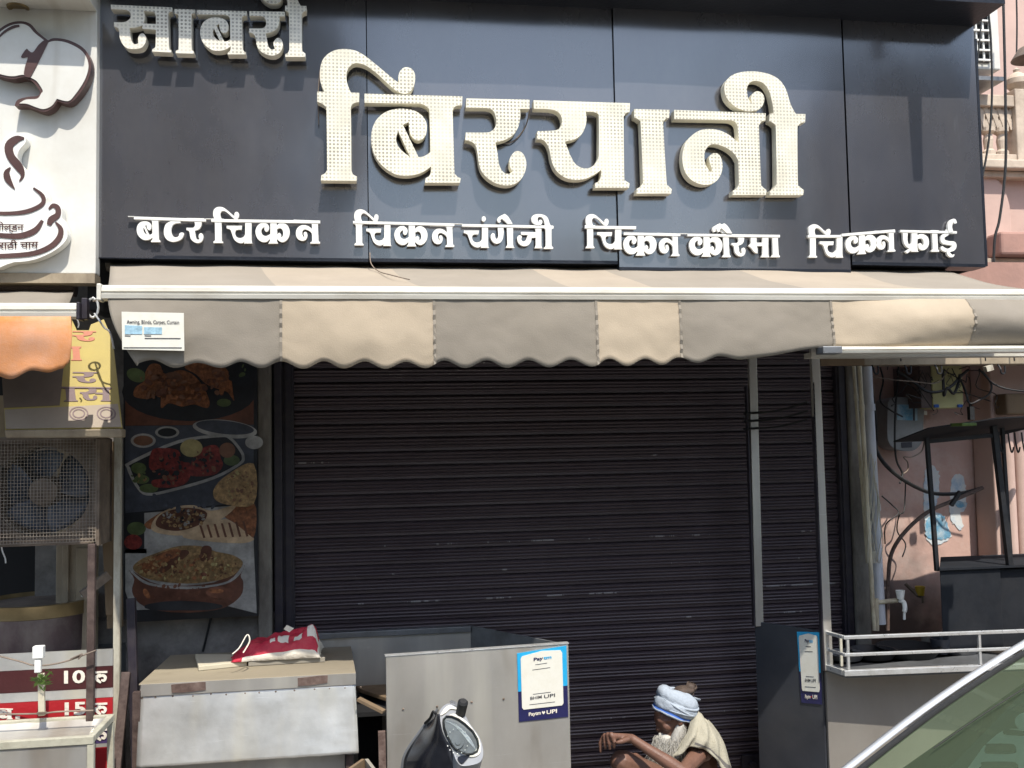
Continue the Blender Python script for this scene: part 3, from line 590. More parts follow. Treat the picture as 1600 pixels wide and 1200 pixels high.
# valance: bottom edge read off the photograph as scallops
low = [(198, 571), (237, 562), (273, 574.5), (308, 566.5), (345, 574.5), (376, 565), (408, 575), (439, 564), (474, 576), (506, 564), (537, 575.5), (570, 564.5), (602, 576), (635, 565), (665, 575), (694, 563), (727, 575), (761, 563), (792, 575), (826, 563), (858, 574), (892, 562), (925, 573), (952, 560.5), (980, 572), (1008, 560.5), (1035, 570), (1061, 558), (1090, 567), (1124, 556.5), (1157, 562), (1205, 556), (1258, 546), (1300, 541.5), (1420, 542), (1720, 541)]
YV = YF-.052
lx = [(W(a, b, YV).x, W(a, b, YV).z) for a, b in low]
def lowz(x):
    if x <= lx[0][0]: return lx[0][1]
    for i in range(len(lx)-1):
        if lx[i][0] <= x <= lx[i+1][0]:
            t = (x-lx[i][0])/(lx[i+1][0]-lx[i][0]); t = (1-math.cos(math.pi*t))/2
            if i > 29: t = (x-lx[i][0])/(lx[i+1][0]-lx[i][0])
            return lx[i][1]*(1-t)+lx[i+1][1]*t
    return lx[-1][1]
ztv = zb-.012
def val(x, t):
    zl = lowz(x); z = ztv+(zl-ztv)*t
    k = max(0, min(1, (x-xL)/.12)); xx = x + (1-k)*(.005+.11*t**1.6)
    y = YV+.018 - .02*math.sin(t*2.2)*(1+.9*noise.noise(Vector((x*2.2, t*1.2, 1)))) + .026*noise.noise(Vector((x*1.6, t*1.5, 5)))*t + .006*noise.noise(Vector((x*4.2+t*1.5, t*2.2, 2)))*(.3+t) + .0022*noise.noise(Vector((x*16, t*8, 9))) + sum(.0045*math.sin(z*190+q)*math.exp(-abs(x-q)/.025) for q in sx_[1:-2])
    if x > 1.95: y -= .05*math.sin(math.pi*min(1, t))*min(1, (x-1.95)/.3)
    return Vector((xx, y, z))
VA = stripsheet(xgrid(xL+.005, xE+.1, .012), val, 14).build('valance', ['greycloth', 'cream'], aw, smooth='all', solid=.0025, nofix=True)
for x in sx_[1:-2]:                                                   # seams between the strips
    g = MB(); g.sheet([[val(x+d, j/14)+Vector((0, -.004, 0)) for d in (-.005, .005)] for j in range(15)]); g.build('seam', 'greycloth', VA)
# sticker on the valance
st = [(190, 487), (287, 489), (288, 548), (191, 546)]
pv = PY(val(W(240, 520, YV).x, .55).y-.012)
g = MB(); g.trace(pv, [st], .004); so_ = g.build('sticker', 'stickwhite', aw)
text_on(pv, 'Awning, Blinds, Carpet, Curtain', 198, 505.5, 5.6, 'ink', so_, off=.002, slope=.01, width=82, bold=.015)
g = MB(); g.trace(pv, [[(195, 508), (222, 509), (222, 522), (195, 522)]], .003, .002); g.trace(pv, [[(225, 511), (253, 511.5), (253, 522), (225, 522)]], .003, .002); g.build('printed_picture', 'inkblue', so_)
g = MB()
for y, a, b in ((524, 195, 204), (524, 226, 236), (542.5, 193, 284), (528, 226, 282)): g.trace(pv, [[(a, y), (b, y+.2), (b, y+1.1), (a, y+.9)]], .003, .002)
g.build('printed_line', 'ink', so_)
# second, lower bar on the right with the timber lintel under it
rl = thing('lower_awning_rail', 'white rail holding the flat end of the valance at the right', 'rail', (2, YV, 2.4))
zl = W(1400, 546.5, YV-.02).z; g = MB(); barprof(g, W(1296, 546, YV-.02).x, xE+.4, YV+.01, zl, .030, .045); g.build('rail', 'bar', rl)
g = MB(); g.box(W(1281, 546, YV-.02).x, W(1311, 546, YV-.02).x, YV-.05, YV+.02, zl-.016, zl+.014); g.build('end_cap', 'steeldark', rl, bevel=.004)
g = MB(); a = W(1256, 557, 4.3); g.box(a.x, 3.9, 4.22, 4.3, a.z-.012, a.z+.012); g.build('lower_strip', 'bar', rl)
# ================================================================== LEFT: WHITE TEA SIGN
YW = 4.5
ws = thing('tea_signboard', 'white signboard with a raised teapot and steaming cup at the left edge', 'signboard', (-2.1, YW, 2.9))
xr_ = W(150, 300, YW).x; zb_ = W(75, 427, YW).z; zt_ = W(75, 22, YW).z
g = MB(); g.box(-3.2, xr_, YW, YW+.07, zb_, 4.4); g.build('panel', 'wboard', ws, bevel=.003)
g = MB(); g.box(-3.2, xr_, YW-.24, YW-.001, zt_+.02, zt_+.2); g.build('hood', 'wboard', ws, bevel=.004)
g = MB(); c = G(28, 11, zt_+.02); g.lathe((c.x, c.y, zt_+.012), [(.0, .006), (.028, .006), (.036, 0), (.045, 0), (.047, .008)], 20); g.build('downlight', 'brass', ws, smooth=True)
g = MB(); g.box(-3.2, xr_, YW-.012, YW+.08, zb_-.045, zb_-.002); g.build('bottom_trim', 'beige', ws)
K = (0, 0, 545/200)
TP = crop("-60,250 -50,180 -10,130 40,98 90,90 130,102 160,135 205,172c 230,162 290,170 350,200 380,240 388,290 370,350 330,410 290,440 245,430c 225,458 190,475 150,465 110,450 62,450c 75,425 120,412 160,408 172,392c 150,360 130,340 100,328 60,335 20,330 -30,310", *K)
tp = PY(YW-.062); g = MB(); g.trace(tp, TP, .055); tea = g.build('teapot_plate', 'brown', ws)
TF = crop("-50,250 -42,185 -5,140 42,110 88,101 122,112 150,142 202,182c 235,174 285,182 340,210 368,245 376,290 358,345 320,402 290,430 242,420c 220,450 185,464 150,455 115,442 82,440c 110,424 158,420 176,396c 182,385 160,350 140,335 100,318 60,324 20,320 -25,302", *K)
g = MB(); g.trace(tp, TF, .006, .004); g.build('teapot_face', 'wboard', tea)
g = MB(); g.trace(tp, crop("206,176c 190,170 165,190 140,222 122,215 112,208 90,240 100,246 118,244 106,285 103,322 128,330c 150,290 180,230", *K), .006, .008)
g.trace(tp, [stroke([(-6, 62, 2), (6, 50, 3), (20, 42, 4), (30, 40, 3)])[0]], .006, .008); g.build('teapot_lid', 'brown', tea)
CP = crop("-60,700 0,690 5,620 20,585 45,573 75,568 105,578 109,605 82,638 74,675 100,715 130,755 138,785c 170,795 198,830 196,868c 235,855 262,880 264,930c 284,975 282,1020 235,1065 150,1104 60,1116 -60,1112", *K)
g = MB(); g.trace(tp, CP, .055); cup = g.build('cup_plate', 'white', ws)
K1 = lambda pts: amap(stroke(pts), 0, 0, 1/K[2])
g = MB()
for p in ([(102, 588, 8), (70, 592, 30), (38, 620, 36), (45, 665, 34), (80, 710, 34), (96, 745, 16), (82, 772, 4)], [(44, 712, 4), (28, 735, 24), (34, 765, 26), (62, 805, 3)],
          [(142, 800, 8), (180, 832, 16), (180, 868, 18), (120, 898, 18), (40, 908, 15), (-60, 905, 14)], [(180, 938, 12), (150, 980, 24), (90, 1003, 24), (20, 1003, 20), (-50, 995, 18)],
          [(208, 890, 8), (225, 874, 16), (245, 885, 22), (245, 915, 24), (218, 935, 28), (208, 958, 18)], [(236, 945, 6), (258, 975, 20), (250, 1015, 24), (205, 1055, 22), (120, 1082, 20), (-50, 1092, 18)]):
    g.trace(tp, K1(p), .006, .004)
g.build('cup_drawing', 'brown', cup)
text_on(tp, 'गोल्डन', -8, 358.5, 9.5, 'brown', cup, 'lettering', .005, .02, 45, .02)
text_on(tp, 'राठी चाय', -2, 388, 10, 'brown', cup, 'lettering', .005, -.02, 62, .02)
# ================================================================== LEFT: ORANGE AWNING
oa = thing('orange_awning', 'faded orange scalloped awning on a white bar below the tea sign', 'awning', (-2.2, 4, 2.6))
YO = 3.80; zo = W(60, 487, YO).z; xo = W(125, 487, YO).x
g = MB(); barprof(g, -3.4, xo, YO, zo, .058, .045); g.build('front_bar', 'bar', oa)
g = MB(); g.box(xo, xo+.012, YO-.05, YO+.02, zo-.035, zo+.03); g.box(xo+.01, xo+.03, YO-.02, YO+.02, zo-.03, zo+.05); g.build('bar_end_cap', 'guide', oa, bevel=.003)
rz = W(60, 450, 4.62).z; g = MB(); g.tube([(-3.4, 4.62, rz), (W(118, 450, 4.62).x, 4.62, rz)], .042, 14); g.build('roller', 'jside', oa, smooth=True)
rows = []; rx1 = W(116, 462, 4.6).x
for j in range(9):
    t = j/8; rows.append([Vector((-3.4+(rx1+(xo-.06-rx1)*t+3.4)*i/30, 4.6+(YO-4.6)*t, rz-.01+(zo+.012-rz+.01)*t-.02*math.sin(math.pi*t)+.01*noise.noise(Vector((i*.4, t*2, 3))))) for i in range(31)])
g = MB(); g.sheet(rows); g.build('canvas', 'greycloth', oa, smooth='all', solid=.002)
lo2 = [(-160, 590), (-110, 582), (-60, 592), (-12, 585), (18, 593), (54, 579.5), (78, 583), (100, 577), (111, 567)]
l2 = [(W(a, b, YO-.05).x, W(a, b, YO-.05).z) for a, b in lo2]
def ov(x, t):
    z1 = l2[-1][1]
    for i in range(len(l2)-1):
        if l2[i][0] <= x <= l2[i+1][0]:
            q = (x-l2[i][0])/(l2[i+1][0]-l2[i][0]); q = (1-math.cos(math.pi*q))/2; z1 = l2[i][1]*(1-q)+l2[i+1][1]*q
    z0 = zo-.025; return Vector((x+.012*math.sin(t*3)*(x > -1.75), YO-.055-.035*math.sin(t*2.4)*(1+.6*noise.noise(Vector((x*3, t, 8))))+.03*t*noise.noise(Vector((x*4, t*2, 1))), z0+(z1-z0)*t))
g = MB(); n = 60; g.sheet([[ov(l2[0][0]+(l2[-1][0]-l2[0][0])*i/n, j/10) for i in range(n+1)] for j in range(11)]); g.build('valance', 'orange', oa, smooth='all', solid=.002)
# cables and a hook between the two awnings
g = MB(); c = W(145, 481, 4.1)
g.tube([c+Vector((.022*math.cos(a), 0, .04*math.sin(a))) for a in [i*.5236 for i in range(13)]], .005, 6)
g.tube(catm([W(170, 450, 3.9), W(160, 462, 3.95), W(146, 470, 4.1)]), .004, 6); g.tube(catm([W(148, 490, 4.1), W(155, 500, 4.05), W(163, 512, 4.05), W(172, 520, 4.05), W(178, 545, 4.04)]), .004, 6)
g.tube(catm([W(120, 497, 3.95), W(123, 506, 3.95), W(122, 512, 3.95)]), .003, 6)
tag(g.build('hanging_cable', 'chrome'), 'thin twisted cable and ring hanging between the two awning bars', 'cable')
# ================================================================== LEFT: YELLOW SLOPING MENU BOARD
ym = thing('yellow_menu_board', 'sloping yellow printed menu board with purple letters below the orange awning', 'menu board', (-1.7, 4.2, 2.2))
c1, c2, c3 = W(162, 500, 4.40), W(191, 670, 4.04), W(8, 672, 4.04); py_ = plane3(c1, c2, c3)
g = MB(); g.trace(py_, [[(-30, 495), (112, 499), (120, 516), (139, 516), (142, 507), (162, 499), (176, 530), (191, 668), (8, 671), (4, 590)]], .01); b_ = g.build('printed_board', 'yellow', ym)
g = MB(); g.trace(py_, [[(94, 636), (184, 631), (189.5, 667), (9, 670), (7, 640)]], .003, .002); g.build('printed_panel', 'tan', b_)
g = MB(); g.trace(py_, [[(-28, 497), (108, 501), (112, 515), (99, 575), (93, 633), (6, 637), (3, 590)]], .002, .002); g.build('brown_print', 'brownprint', b_)
g = MB(); g.hexa([c3+Vector((0, 0, -.03)), c2+Vector((0, 0, -.035)), c2+Vector((0, .06, -.035)), c3+Vector((0, .06, -.03)), c3+Vector((0, -.012, 0)), c2+Vector((0, -.012, 0)), c2+Vector((0, .06, 0)), c3+Vector((0, .06, 0))]); g.build('bottom_lip', 'beige', ym, bevel=.006)
q = lambda ls, d: fit(ls, bbox(ls), d)
g = MB(); g.trace(py_, q(GR, (113, 517, 150, 533)), .003, .003); g.trace(py_, q(GA, (110, 541, 128, 563)), .003, .003); g.build('faded_letter', 'redprint', b_)
g = MB(); g.trace(py_, q(GR, (113, 581, 152, 598)), .003, .003); g.trace(py_, q(GA, (98, 604, 122, 627)), .003, .003); g.trace(py_, q(GS, (122, 604, 174, 627)), .003, .003); g.trace(py_, [[(95, 604), (174, 605), (174, 607), (95, 606)]], .003, .005)
g.build('printed_letter', 'plum', b_)
g = MB()
for cx in (123, 166):
    for r in (15, 10): g.trace(py_, [ell(cx, 646, r, r*.72)[0], ell(cx, 646, r-2, r*.72-1.6)[0][::-1]], .003, .004)
g.build('printed_ring', 'plum', b_)
# ================================================================== LEFT STALL
stall = thing('stall_backdrop', 'dim beige plank wall with a black opening behind the industrial fan', 'stall wall', (-1.9, 5, .12))
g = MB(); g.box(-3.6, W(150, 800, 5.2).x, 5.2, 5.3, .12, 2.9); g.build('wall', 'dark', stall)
g = MB(); a, b = W(88, 800, 4.75).x, W(150, 800, 4.75).x; g.box(a, b, 4.75, 4.8, .6, 2.2); g.box(a+.03, a+.06, 4.735, 4.75, .6, 2.2); g.box(a+.09, b-.02, 4.74, 4.75, .6, W(120, 856, 4.75).z); g.build('door_panel', 'beige', stall, bevel=.003)
g = MB(); g.box(W(-40, 660, 4.7).x, b, 4.70, 4.76, W(60, 690, 4.7).z, W(60, 668, 4.7).z+.15); g.build('header_board', 'beige', stall)
g = MB(); g.beam(W(163, 685, 4.6), W(176, 960, 4.6), .05, .04); g.build('timber_post', 'wood', stall, bevel=.004)
g = MB(); g.beam(W(175, 690, 4.7), W(180, 980, 4.7), .06, .05); g.build('timber_post', 'wood', stall)
g = MB(); g.hexa([W(152, 683, 4.55), W(168, 683, 4.55), W(168, 711, 4.55), W(152, 712, 4.55)]+[p+Vector((0, .02, 0)) for p in (W(152, 683, 4.55), W(168, 683, 4.55), W(168, 711, 4.55), W(152, 712, 4.55))]); g.build('card_flap', 'orange', stall)
g = MB(); g.beam(W(128, 930, 4.5), W(170, 898, 4.55), .035, .035); g.build('brace', 'grime', stall)
for nm, lab, p, q_, wd, m, Y in [('white_post', 'weathered white square post beside the food poster', (185, 676), (183, 1010), .028, 'whitepost', 4.45), ('rusty_post', 'thin rusty brown pole standing before the price boards', (144, 850), (141, 1130), .026, 'poledark', 3.82)]:
    t = thing(nm, lab, 'post', W(q_[0], q_[1], Y)*1)
    a, b = W(*p, Y), W(*q_, Y); b2 = b+(b-a)*((b.z-.12)/(a.z-b.z)); g = MB(); g.beam(a, b2, wd, wd, (0, 1, 0)); g.build('shaft', m, t, bevel=.002)
    g = MB(); g.box(b2.x-.05, b2.x+.05, Y-.05, Y+.05, .12, .135); g.build('foot_plate', m, t)
a, b = W(197, 1050, 4.35), W(176, 1200, 4.2); b = b+(b-a)*.9; b.z = .125
g = MB(); g.beam(a, b, .036, .022, (0, 1, 0)); tag(g.build('leaning_plank', 'poledark', bevel=.003), 'brown timber batten leaning against the white post', 'plank')
g = MB(); g.beam(W(205, 935, 4.4), W(214, 1230, 4.35), .035, .035, (0, 1, 0)); tag(g.build('dark_angle_post', 'guide', bevel=.002), 'dark rusty upright at the left end of the sheet metal chest', 'post')
# fan
YFn = 4.28
fan = thing('industrial_fan', 'large square framed industrial fan with blue grey blades behind wire mesh', 'fan', W(72, 850, YFn))
fc = W(71, 768, YFn+.09); fr = (W(139, 768, YFn+.05)-W(71, 768, YFn+.05)).x*1.1
x0, x1 = W(-8, 768, YFn).x, W(151, 768, YFn).x; z0, z1 = W(70, 848, YFn).z, W(70, 687, YFn).z
g = MB(); sq = [(x0, z0), (x1, z0), (x1, z1), (x0, z1)]; hole = [(fc.x+fr*math.cos(t), fc.z+fr*math.sin(t)) for t in [2*math.pi*i/40 for i in range(40)]]
g.prism([sq, hole[::-1]], lambda a, b, w_: Vector((a, YFn+.05+.012*w_, b)), 1); g.build('frame_plate', 'grime', fan)
g = MB()
for (a, b, c, d) in ((x0, x1, z0-.012, z0+.012), (x0, x1, z1-.012, z1+.012), (x0-.012, x0+.01, z0, z1), (x1-.012, x1+.012, z0-.02, z1)): g.box(a, b, YFn-.005, YFn+.2, c, d)
g.build('case', 'grime', fan, bevel=.003)
g = MB(); g.lathe((fc.x, fc.y-.02, fc.z), [(fr+.012, 0), (fr, 0), (fr, .15), (fr+.012, .15), (fr+.012, 0)], 40, (0, 1, 0)); g.build('shroud_ring', 'mesh', fan, smooth=True)
for k in range(5):
    g = MB(); a0 = math.radians(28+72*k); rows = []
    for i in range(7):
        r = fr*(.22+.70*i/6); row = []
        for j in range(7):
            s = j/6-.5; wdt = 1.2*(.55+.6*math.sin(math.pi*(.12+.6*i/6))); aa = a0+s*wdt
            row.append((fc.x+r*math.cos(aa), fc.y+.03+s*.085, fc.z+r*math.sin(aa)))
        rows.append(row)
    g.sheet(rows); g.build('blade', 'fanblade', fan, smooth='all', solid=.004)
g = MB(); g.lathe((fc.x, fc.y-.035, fc.z), [(0, -.012), (fr*.14, -.012), (fr*.30, .0), (fr*.34, .03), (fr*.34, .10)], 24, (0, 1, 0)); g.build('hub', 'grime', fan, smooth=True)
g = MB()
for k in range(4):
    a = math.radians(45+90*k); g.beam(fc+Vector((0, .09, 0)), fc+Vector((fr*1.1*math.cos(a), .09, fr*1.1*math.sin(a))), .02, .012)
g.build('motor_bracket', 'grime', fan)
g = MB(); n = 31
for i in range(n+1):
    x = x0+(x1-x0)*i/n; g.box(x-.0009, x+.0009, YFn-.010, YFn-.008, z0, z1)
    z = z0+(z1-z0)*i/n; g.box(x0, x1, YFn-.0125, YFn-.0105, z-.0009, z+.0009)
g.build('wire_mesh', 'mesh', fan)
g = MB(); g.tube(catm([W(2, 852, YFn), W(4, 862, YFn), W(8, 872, YFn), W(9, 880, YFn)]), .003, 5); g.build('cord', 'chrome', fan)
# cooking pot
YP = 4.85; pc = W(60, 1000, YP); pr = (W(137, 1000, YP)-W(60, 1000, YP)).x*1.17; zt2 = W(60, 939, YP-pr*.3).z; zb2 = W(60, 1032, YP-pr*.8).z
pot = thing('cooking_pot', 'wide sooty cooking pot with a brass rim on the price counter', 'pot', (pc.x, YP, zb2))
g = MB(); g.lathe((pc.x, YP, 0), [(0, zb2+.004), (pr*.93, zb2), (pr*.97, zb2+.03), (pr*.985, zt2-.06), (pr*.95, zt2-.05), (pr*.93, zb2+.03), (0, zb2+.02)], 40); g.build('body', 'pot', pot, smooth=True)
g = MB(); g.lathe((pc.x, YP, 0), [(pr*.99, zt2-.06), (pr*1.0, zt2-.058), (pr*1.0, zt2-.006), (pr*1.015, zt2), (pr*.97, zt2+.002), (pr*.955, zt2-.05)], 40); g.build('rim', 'brass', pot, smooth=True)
g = MB(); g.lathe((pc.x, YP, zt2), [(0, -.005), (pr*.5, -.008), (pr*.96, -.018)], 30); g.build('lid', 'grime', pot, smooth=True)
g = MB(); g.beam(W(128, 932, 4.7), W(140, 918, 4.7), .014, .010); g.build('handle', 'chrome', pot)
# price counter
YC = 3.92
pcn = thing('price_counter', 'stall counter front of maroon, red and purple price strips', 'counter', (-1.8, YC, .12))
xa, xb = W(-120, 1080, YC).x, W(176, 1080, YC).x
zz = lambda py: W(90, py, YC).z
g = MB(); g.box(xa, xb-.20, YC+.012, YC+1.15, .12, zb2-.001); g.build('body', 'steeldark', pcn)
for a, b, m in ((1018, 1044.5, 'alu'), (1044.5, 1079, 'maroon'), (1079, 1094, 'alu'), (1094, 1127, 'red'), (1127, 1134, 'alu'), (1134, 1166, 'purple'), (1166, 1172, 'alu'), (1172, 1206, 'red'), (1206, 1240, 'alu')):
    g = MB(); g.box(xa, xb, YC, YC+.011, zz(b)+.0007, zz(a)-.0007); g.build('price_strip', m, pcn)
pcp = PY(YC)
def rupee(x, y, s): return [fit(GR, bbox(GR), (x, y, x+22*s, y+22*s))]
for tx, x, y in (('10', 100, 1067.5), ('15', 101, 1117), ('15', 101, 1157.5)):
    text_on(pcp, tx, x, y, 19, 'bagwhite', pcn, 'price', .003, -.04, 33, .03)
    Y0 = y-18; g = MB(); g.trace(pcp, [[(145, Y0), (167.5, Y0-1), (167.5, Y0+2), (145, Y0+3)]], .003, .005)
    g.trace(pcp, stroke([(153.5, Y0+2, 5), (155.5, Y0+5, 5), (151, Y0+8, 4.5), (147.5, Y0+9, 3.5)]), .003, .003); g.trace(pcp, stroke([(149, Y0+8.5, 4), (152, Y0+13, 4.5), (157.5, Y0+17.5, 2.5)]), .003, .004)
    g.trace(pcp, stroke([(154, Y0+8.5, 3), (160, Y0+6, 4), (164.5, Y0+9, 4.5), (162.5, Y0+14, 4), (158, Y0+13, 2.5)]), .003, .0045); g.build('price', 'bagwhite', pcn)
g = MB(); g.trace(pcp, fit(GB, bbox(GB), (-6, 1107, 20, 1124)), .003, .003); g.trace(pcp, [[(24, 1119), (31, 1119), (31, 1123), (24, 1123)]], .003, .003); g.build('price', 'bagwhite', pcn)
# tray table before it
YT = 3.55
tt = thing('steel_tray_table', 'shallow steel tray on a white metal frame in front of the price counter', 'table', (-1.5, YT, 0))
xa2, xb2 = -2.1, W(146, 1160, YT).x; z1t = W(70, 1155, YT).z
g = MB(); g.box(xa2, xb2, YT, YT+.022, z1t-.028, z1t); g.box(xb2-.022, xb2, YT+.024, YT+.26, z1t-.024, z1t); g.box(xa2, xb2, YT+.262, YT+.28, z1t-.024, z1t); g.build('frame', 'tablepaint', tt, bevel=.003)
for yy in (YT+.002, YT+.258):
    g = MB(); g.box(xb2-.022, xb2, yy, yy+.022, .0 if yy < 3.3 else .12, z1t-.029); g.build('leg', 'tablepaint', tt, bevel=.002)
z2t = W(70, 1127, YT+.26).z; g = MB(); rows = []
for j, (dy, z) in enumerate(((.02, z1t-.01), (.05, z1t-.05), (.2, z1t-.05), (.25, z1t-.03), (.262, z2t-.004), (.27, z2t), (.285, z2t-.01))):
    rows.append([(xa2+(xb2-.03-xa2)*i/24, YT+dy, z+.003*noise.noise(Vector((i*.7, j, 2)))) for i in range(25)])
g.sheet(rows); g.build('tray', 'steel', tt, smooth='all', solid=.003)
g = MB(); g.box(xa2, xb2-.023, YT+.006, YT+.016, .3, z1t-.03); g.build('front_sheet', 'steel', tt)
# good-luck charm on a wire
YL = 3.75
ch = thing('hanging_charm', 'white stick charm with a sprig of green leaves strung on a wire before the prices', 'charm', W(64, 1118, YL))
def px_box(g, x0, y0, x1, y1, Y, d):
    a, b = W(x0, y1, Y), W(x1, y0, Y); return g.box(a.x, b.x, Y, Y+d, a.z, b.z)
g = MB(); px_box(g, 50, 1010, 67, 1030, YL, .03); px_box(g, 53, 1030.2, 63.5, 1052, YL+.004, .02); g.build('cap', 'white', ch, bevel=.003)
g = MB(); g.beam(W(64.5, 1052, YL+.015), W(65.5, 1118, YL+.015), .022, .014, (0, 1, 0)); g.build('stick', 'palewood', ch, bevel=.002)
g = MB()
for k in range(46):
    c = W(65+random.gauss(0, 4), 1062+random.gauss(0, 5), YL-.01); d = Vector((random.gauss(.2, 1), random.gauss(0, .6), random.gauss(-.1, .8))).normalized()
    s = d.cross(Vector((0, 1, .3))).normalized()*.004; e = c+d*random.uniform(.02, .042); mm = (c+e)/2
    g.add([c, mm+s, e, mm-s], [(0, 1, 2, 3)])
g.build('leaves', 'green', ch)
g = MB(); g.tube(catm([W(-20, 1020, YL+.02), W(30, 1033, YL+.02), W(58, 1040, YL+.02), W(100, 1034, YL+.02), W(150, 1016, YL+.02)]), .0032, 5); g.tube(catm([W(110, 1030, YL+.02), W(128, 1022, YL+.01), W(122, 1030, YL+.01)]), .003, 5)
g.tube(catm([W(-20, 1116, YL), W(60, 1115, YL), W(90, 1112, YL), W(146, 1110, YL)]), .0032, 5); px_box(g, 57, 1113, 72, 1117, YL-.004, .012); g.build('wire', 'grime', ch)
# ================================================================== FOOD POSTER
YPo = 4.86
po = thing('food_poster', 'tall dark poster of four dishes beside the shutter', 'poster', W(305, 965, YPo))
pp = PY(YPo)
g = MB(); g.trace(pp, [[(193, 545), (401, 545), (403.5, 962), (212, 972), (193, 968)]], .02); g.build('panel', 'p_dark', po)
E_ = (180, 560, 857/300)
def ink(mats, shapes, name='printed_picture'):
    g = MB()
    for i, (mi, ls) in enumerate(shapes):
        g.mi = mi; g.trace(pp, amap(ls, E_[0], E_[1], 1/E_[2]), .0, .0012+.0006*i)
    g.build(name, mats, po)
rnd = random.Random(3)
def blobs(mi_list, cx, cy, rx, ry, n, r0, r1):
    o = []
    for _ in range(n):
        a = rnd.uniform(0, 6.28); q = math.sqrt(rnd.random()); r = rnd.uniform(r0, r1)
        o.append((rnd.choice(mi_list), [wob(ell(cx+rx*q*math.cos(a), cy+ry*q*math.sin(a), r, r*rnd.uniform(.4, .9), 12, rnd.uniform(0, 180))[0], .5, .05, rnd.random()*9)]))
    return o
ink(['p_brown', 'p_dark', 'p_orange', 'p_green', 'p_sauce'], [(0, [[(45, -20), (618, -20), (618, 295), (45, 300)]]), (1, ell(330, 150, 300, 130)), (1, [[(45, -20), (618, -20), (618, 120), (45, 150)]]),
    (3, ell(95, 75, 45, 30, 20, 20)), (2, loops("85,170 90,130 130,100 135,60 160,25 200,30 222,70 290,52 350,75 395,130 420,190 410,222 350,205 300,215 240,200 205,222 200,160 150,180")), (4, loops("215,75 270,60 300,90 250,110")),
    (2, loops("310,40 360,10 420,5 480,30 515,80 525,150 530,190 500,150 440,130 400,110 360,70")), (3, ell(485, 198, 32, 18)), (4, loops("430,60 470,50 500,100 480,120"))] + blobs([0, 2, 4, 2], 190, 120, 90, 60, 34, 6, 20) + blobs([2, 4, 0, 2], 310, 150, 95, 55, 44, 6, 20) + blobs([2, 0, 4], 450, 100, 60, 60, 26, 5, 16) + blobs([3, 1], 560, 60, 50, 50, 16, 6, 18))
ink(['p_blue', 'p_grey', 'p_red', 'p_green', 'p_lemon', 'p_dark', 'p_sauce', 'p_rice'], [(0, [[(45, 302), (618, 296), (618, 640), (45, 690)]]), (1, ell(125, 367, 56, 32)), (6, ell(125, 367, 44, 23)), (1, ell(232, 330, 54, 27)), (5, ell(232, 330, 42, 19)),
    (1, ell(490, 315, 145, 40, 28, 6)), (0, ell(490, 308, 130, 30, 28, 6)), (1, ell(620, 375, 40, 30)), (1, loops("52,490 65,460 280,365 470,340 520,355 560,400 578,440 560,475 440,540 250,595 140,612 90,570")), (5, loops("68,490 80,468 285,378 465,352 510,362 548,405 565,440 548,468 435,528 250,582 145,600 100,562")),
    (3, ell(105, 490, 34, 25)), (3, ell(150, 580, 42, 20)), (3, ell(118, 540, 34, 20)), (3, ell(520, 455, 36, 24)), (2, loops("150,470 165,410 210,400 280,410 300,460 335,470 330,540 280,572 180,575 165,545 230,530 215,490 165,500")), (2, loops("350,440 400,395 455,390 470,440 480,480 440,520 345,525 335,500")),
    (4, ell(340, 400, 50, 40)), (6, ell(500, 410, 36, 34))] + blobs([2, 5, 6, 2], 405, 460, 62, 55, 46, 4, 13) + blobs([2, 5, 6, 2], 245, 490, 75, 75, 56, 4, 14) + blobs([3, 7], 110, 520, 40, 60, 14, 4, 10) + blobs([0], 300, 640, 250, 30, 20, 6, 18) + [(7, loops("438,590 500,520 618,470 618,650 470,645"))] + blobs([4, 6, 7], 555, 570, 60, 70, 60, 3, 9))
ink(['p_blue', 'p_bread', 'p_grey', 'p_orange', 'p_rice', 'p_dark', 'p_green', 'p_brown', 'p_red'], [(5, [[(45, 692), (140, 690), (140, 870), (45, 870)]]), (2, [[(130, 690), (618, 650), (618, 830), (130, 850)]]), (3, loops("480,690 618,640 618,800 540,740")), (3, loops("130,740 200,690 240,680 170,760")), (6, ell(95, 760, 42, 30)), (8, ell(80, 820, 40, 34)),
    (1, loops("300,790 470,720 530,735 600,790 618,810 560,825 400,815")), (1, loops("160,760 190,700 260,665 350,655 430,680 540,655 470,720 330,785 220,785")), (7, loops("185,750 200,700 270,672 350,668 410,690 380,740 280,770"))] + blobs([2, 4, 5, 4], 300, 715, 105, 42, 90, 3, 9)
    + [(7, [[(x, 745-i*3), (x+10, 745-i*3), (x+28, 800-i), (x+18, 802-i)]]) for i, x in enumerate(range(375, 570, 32))])
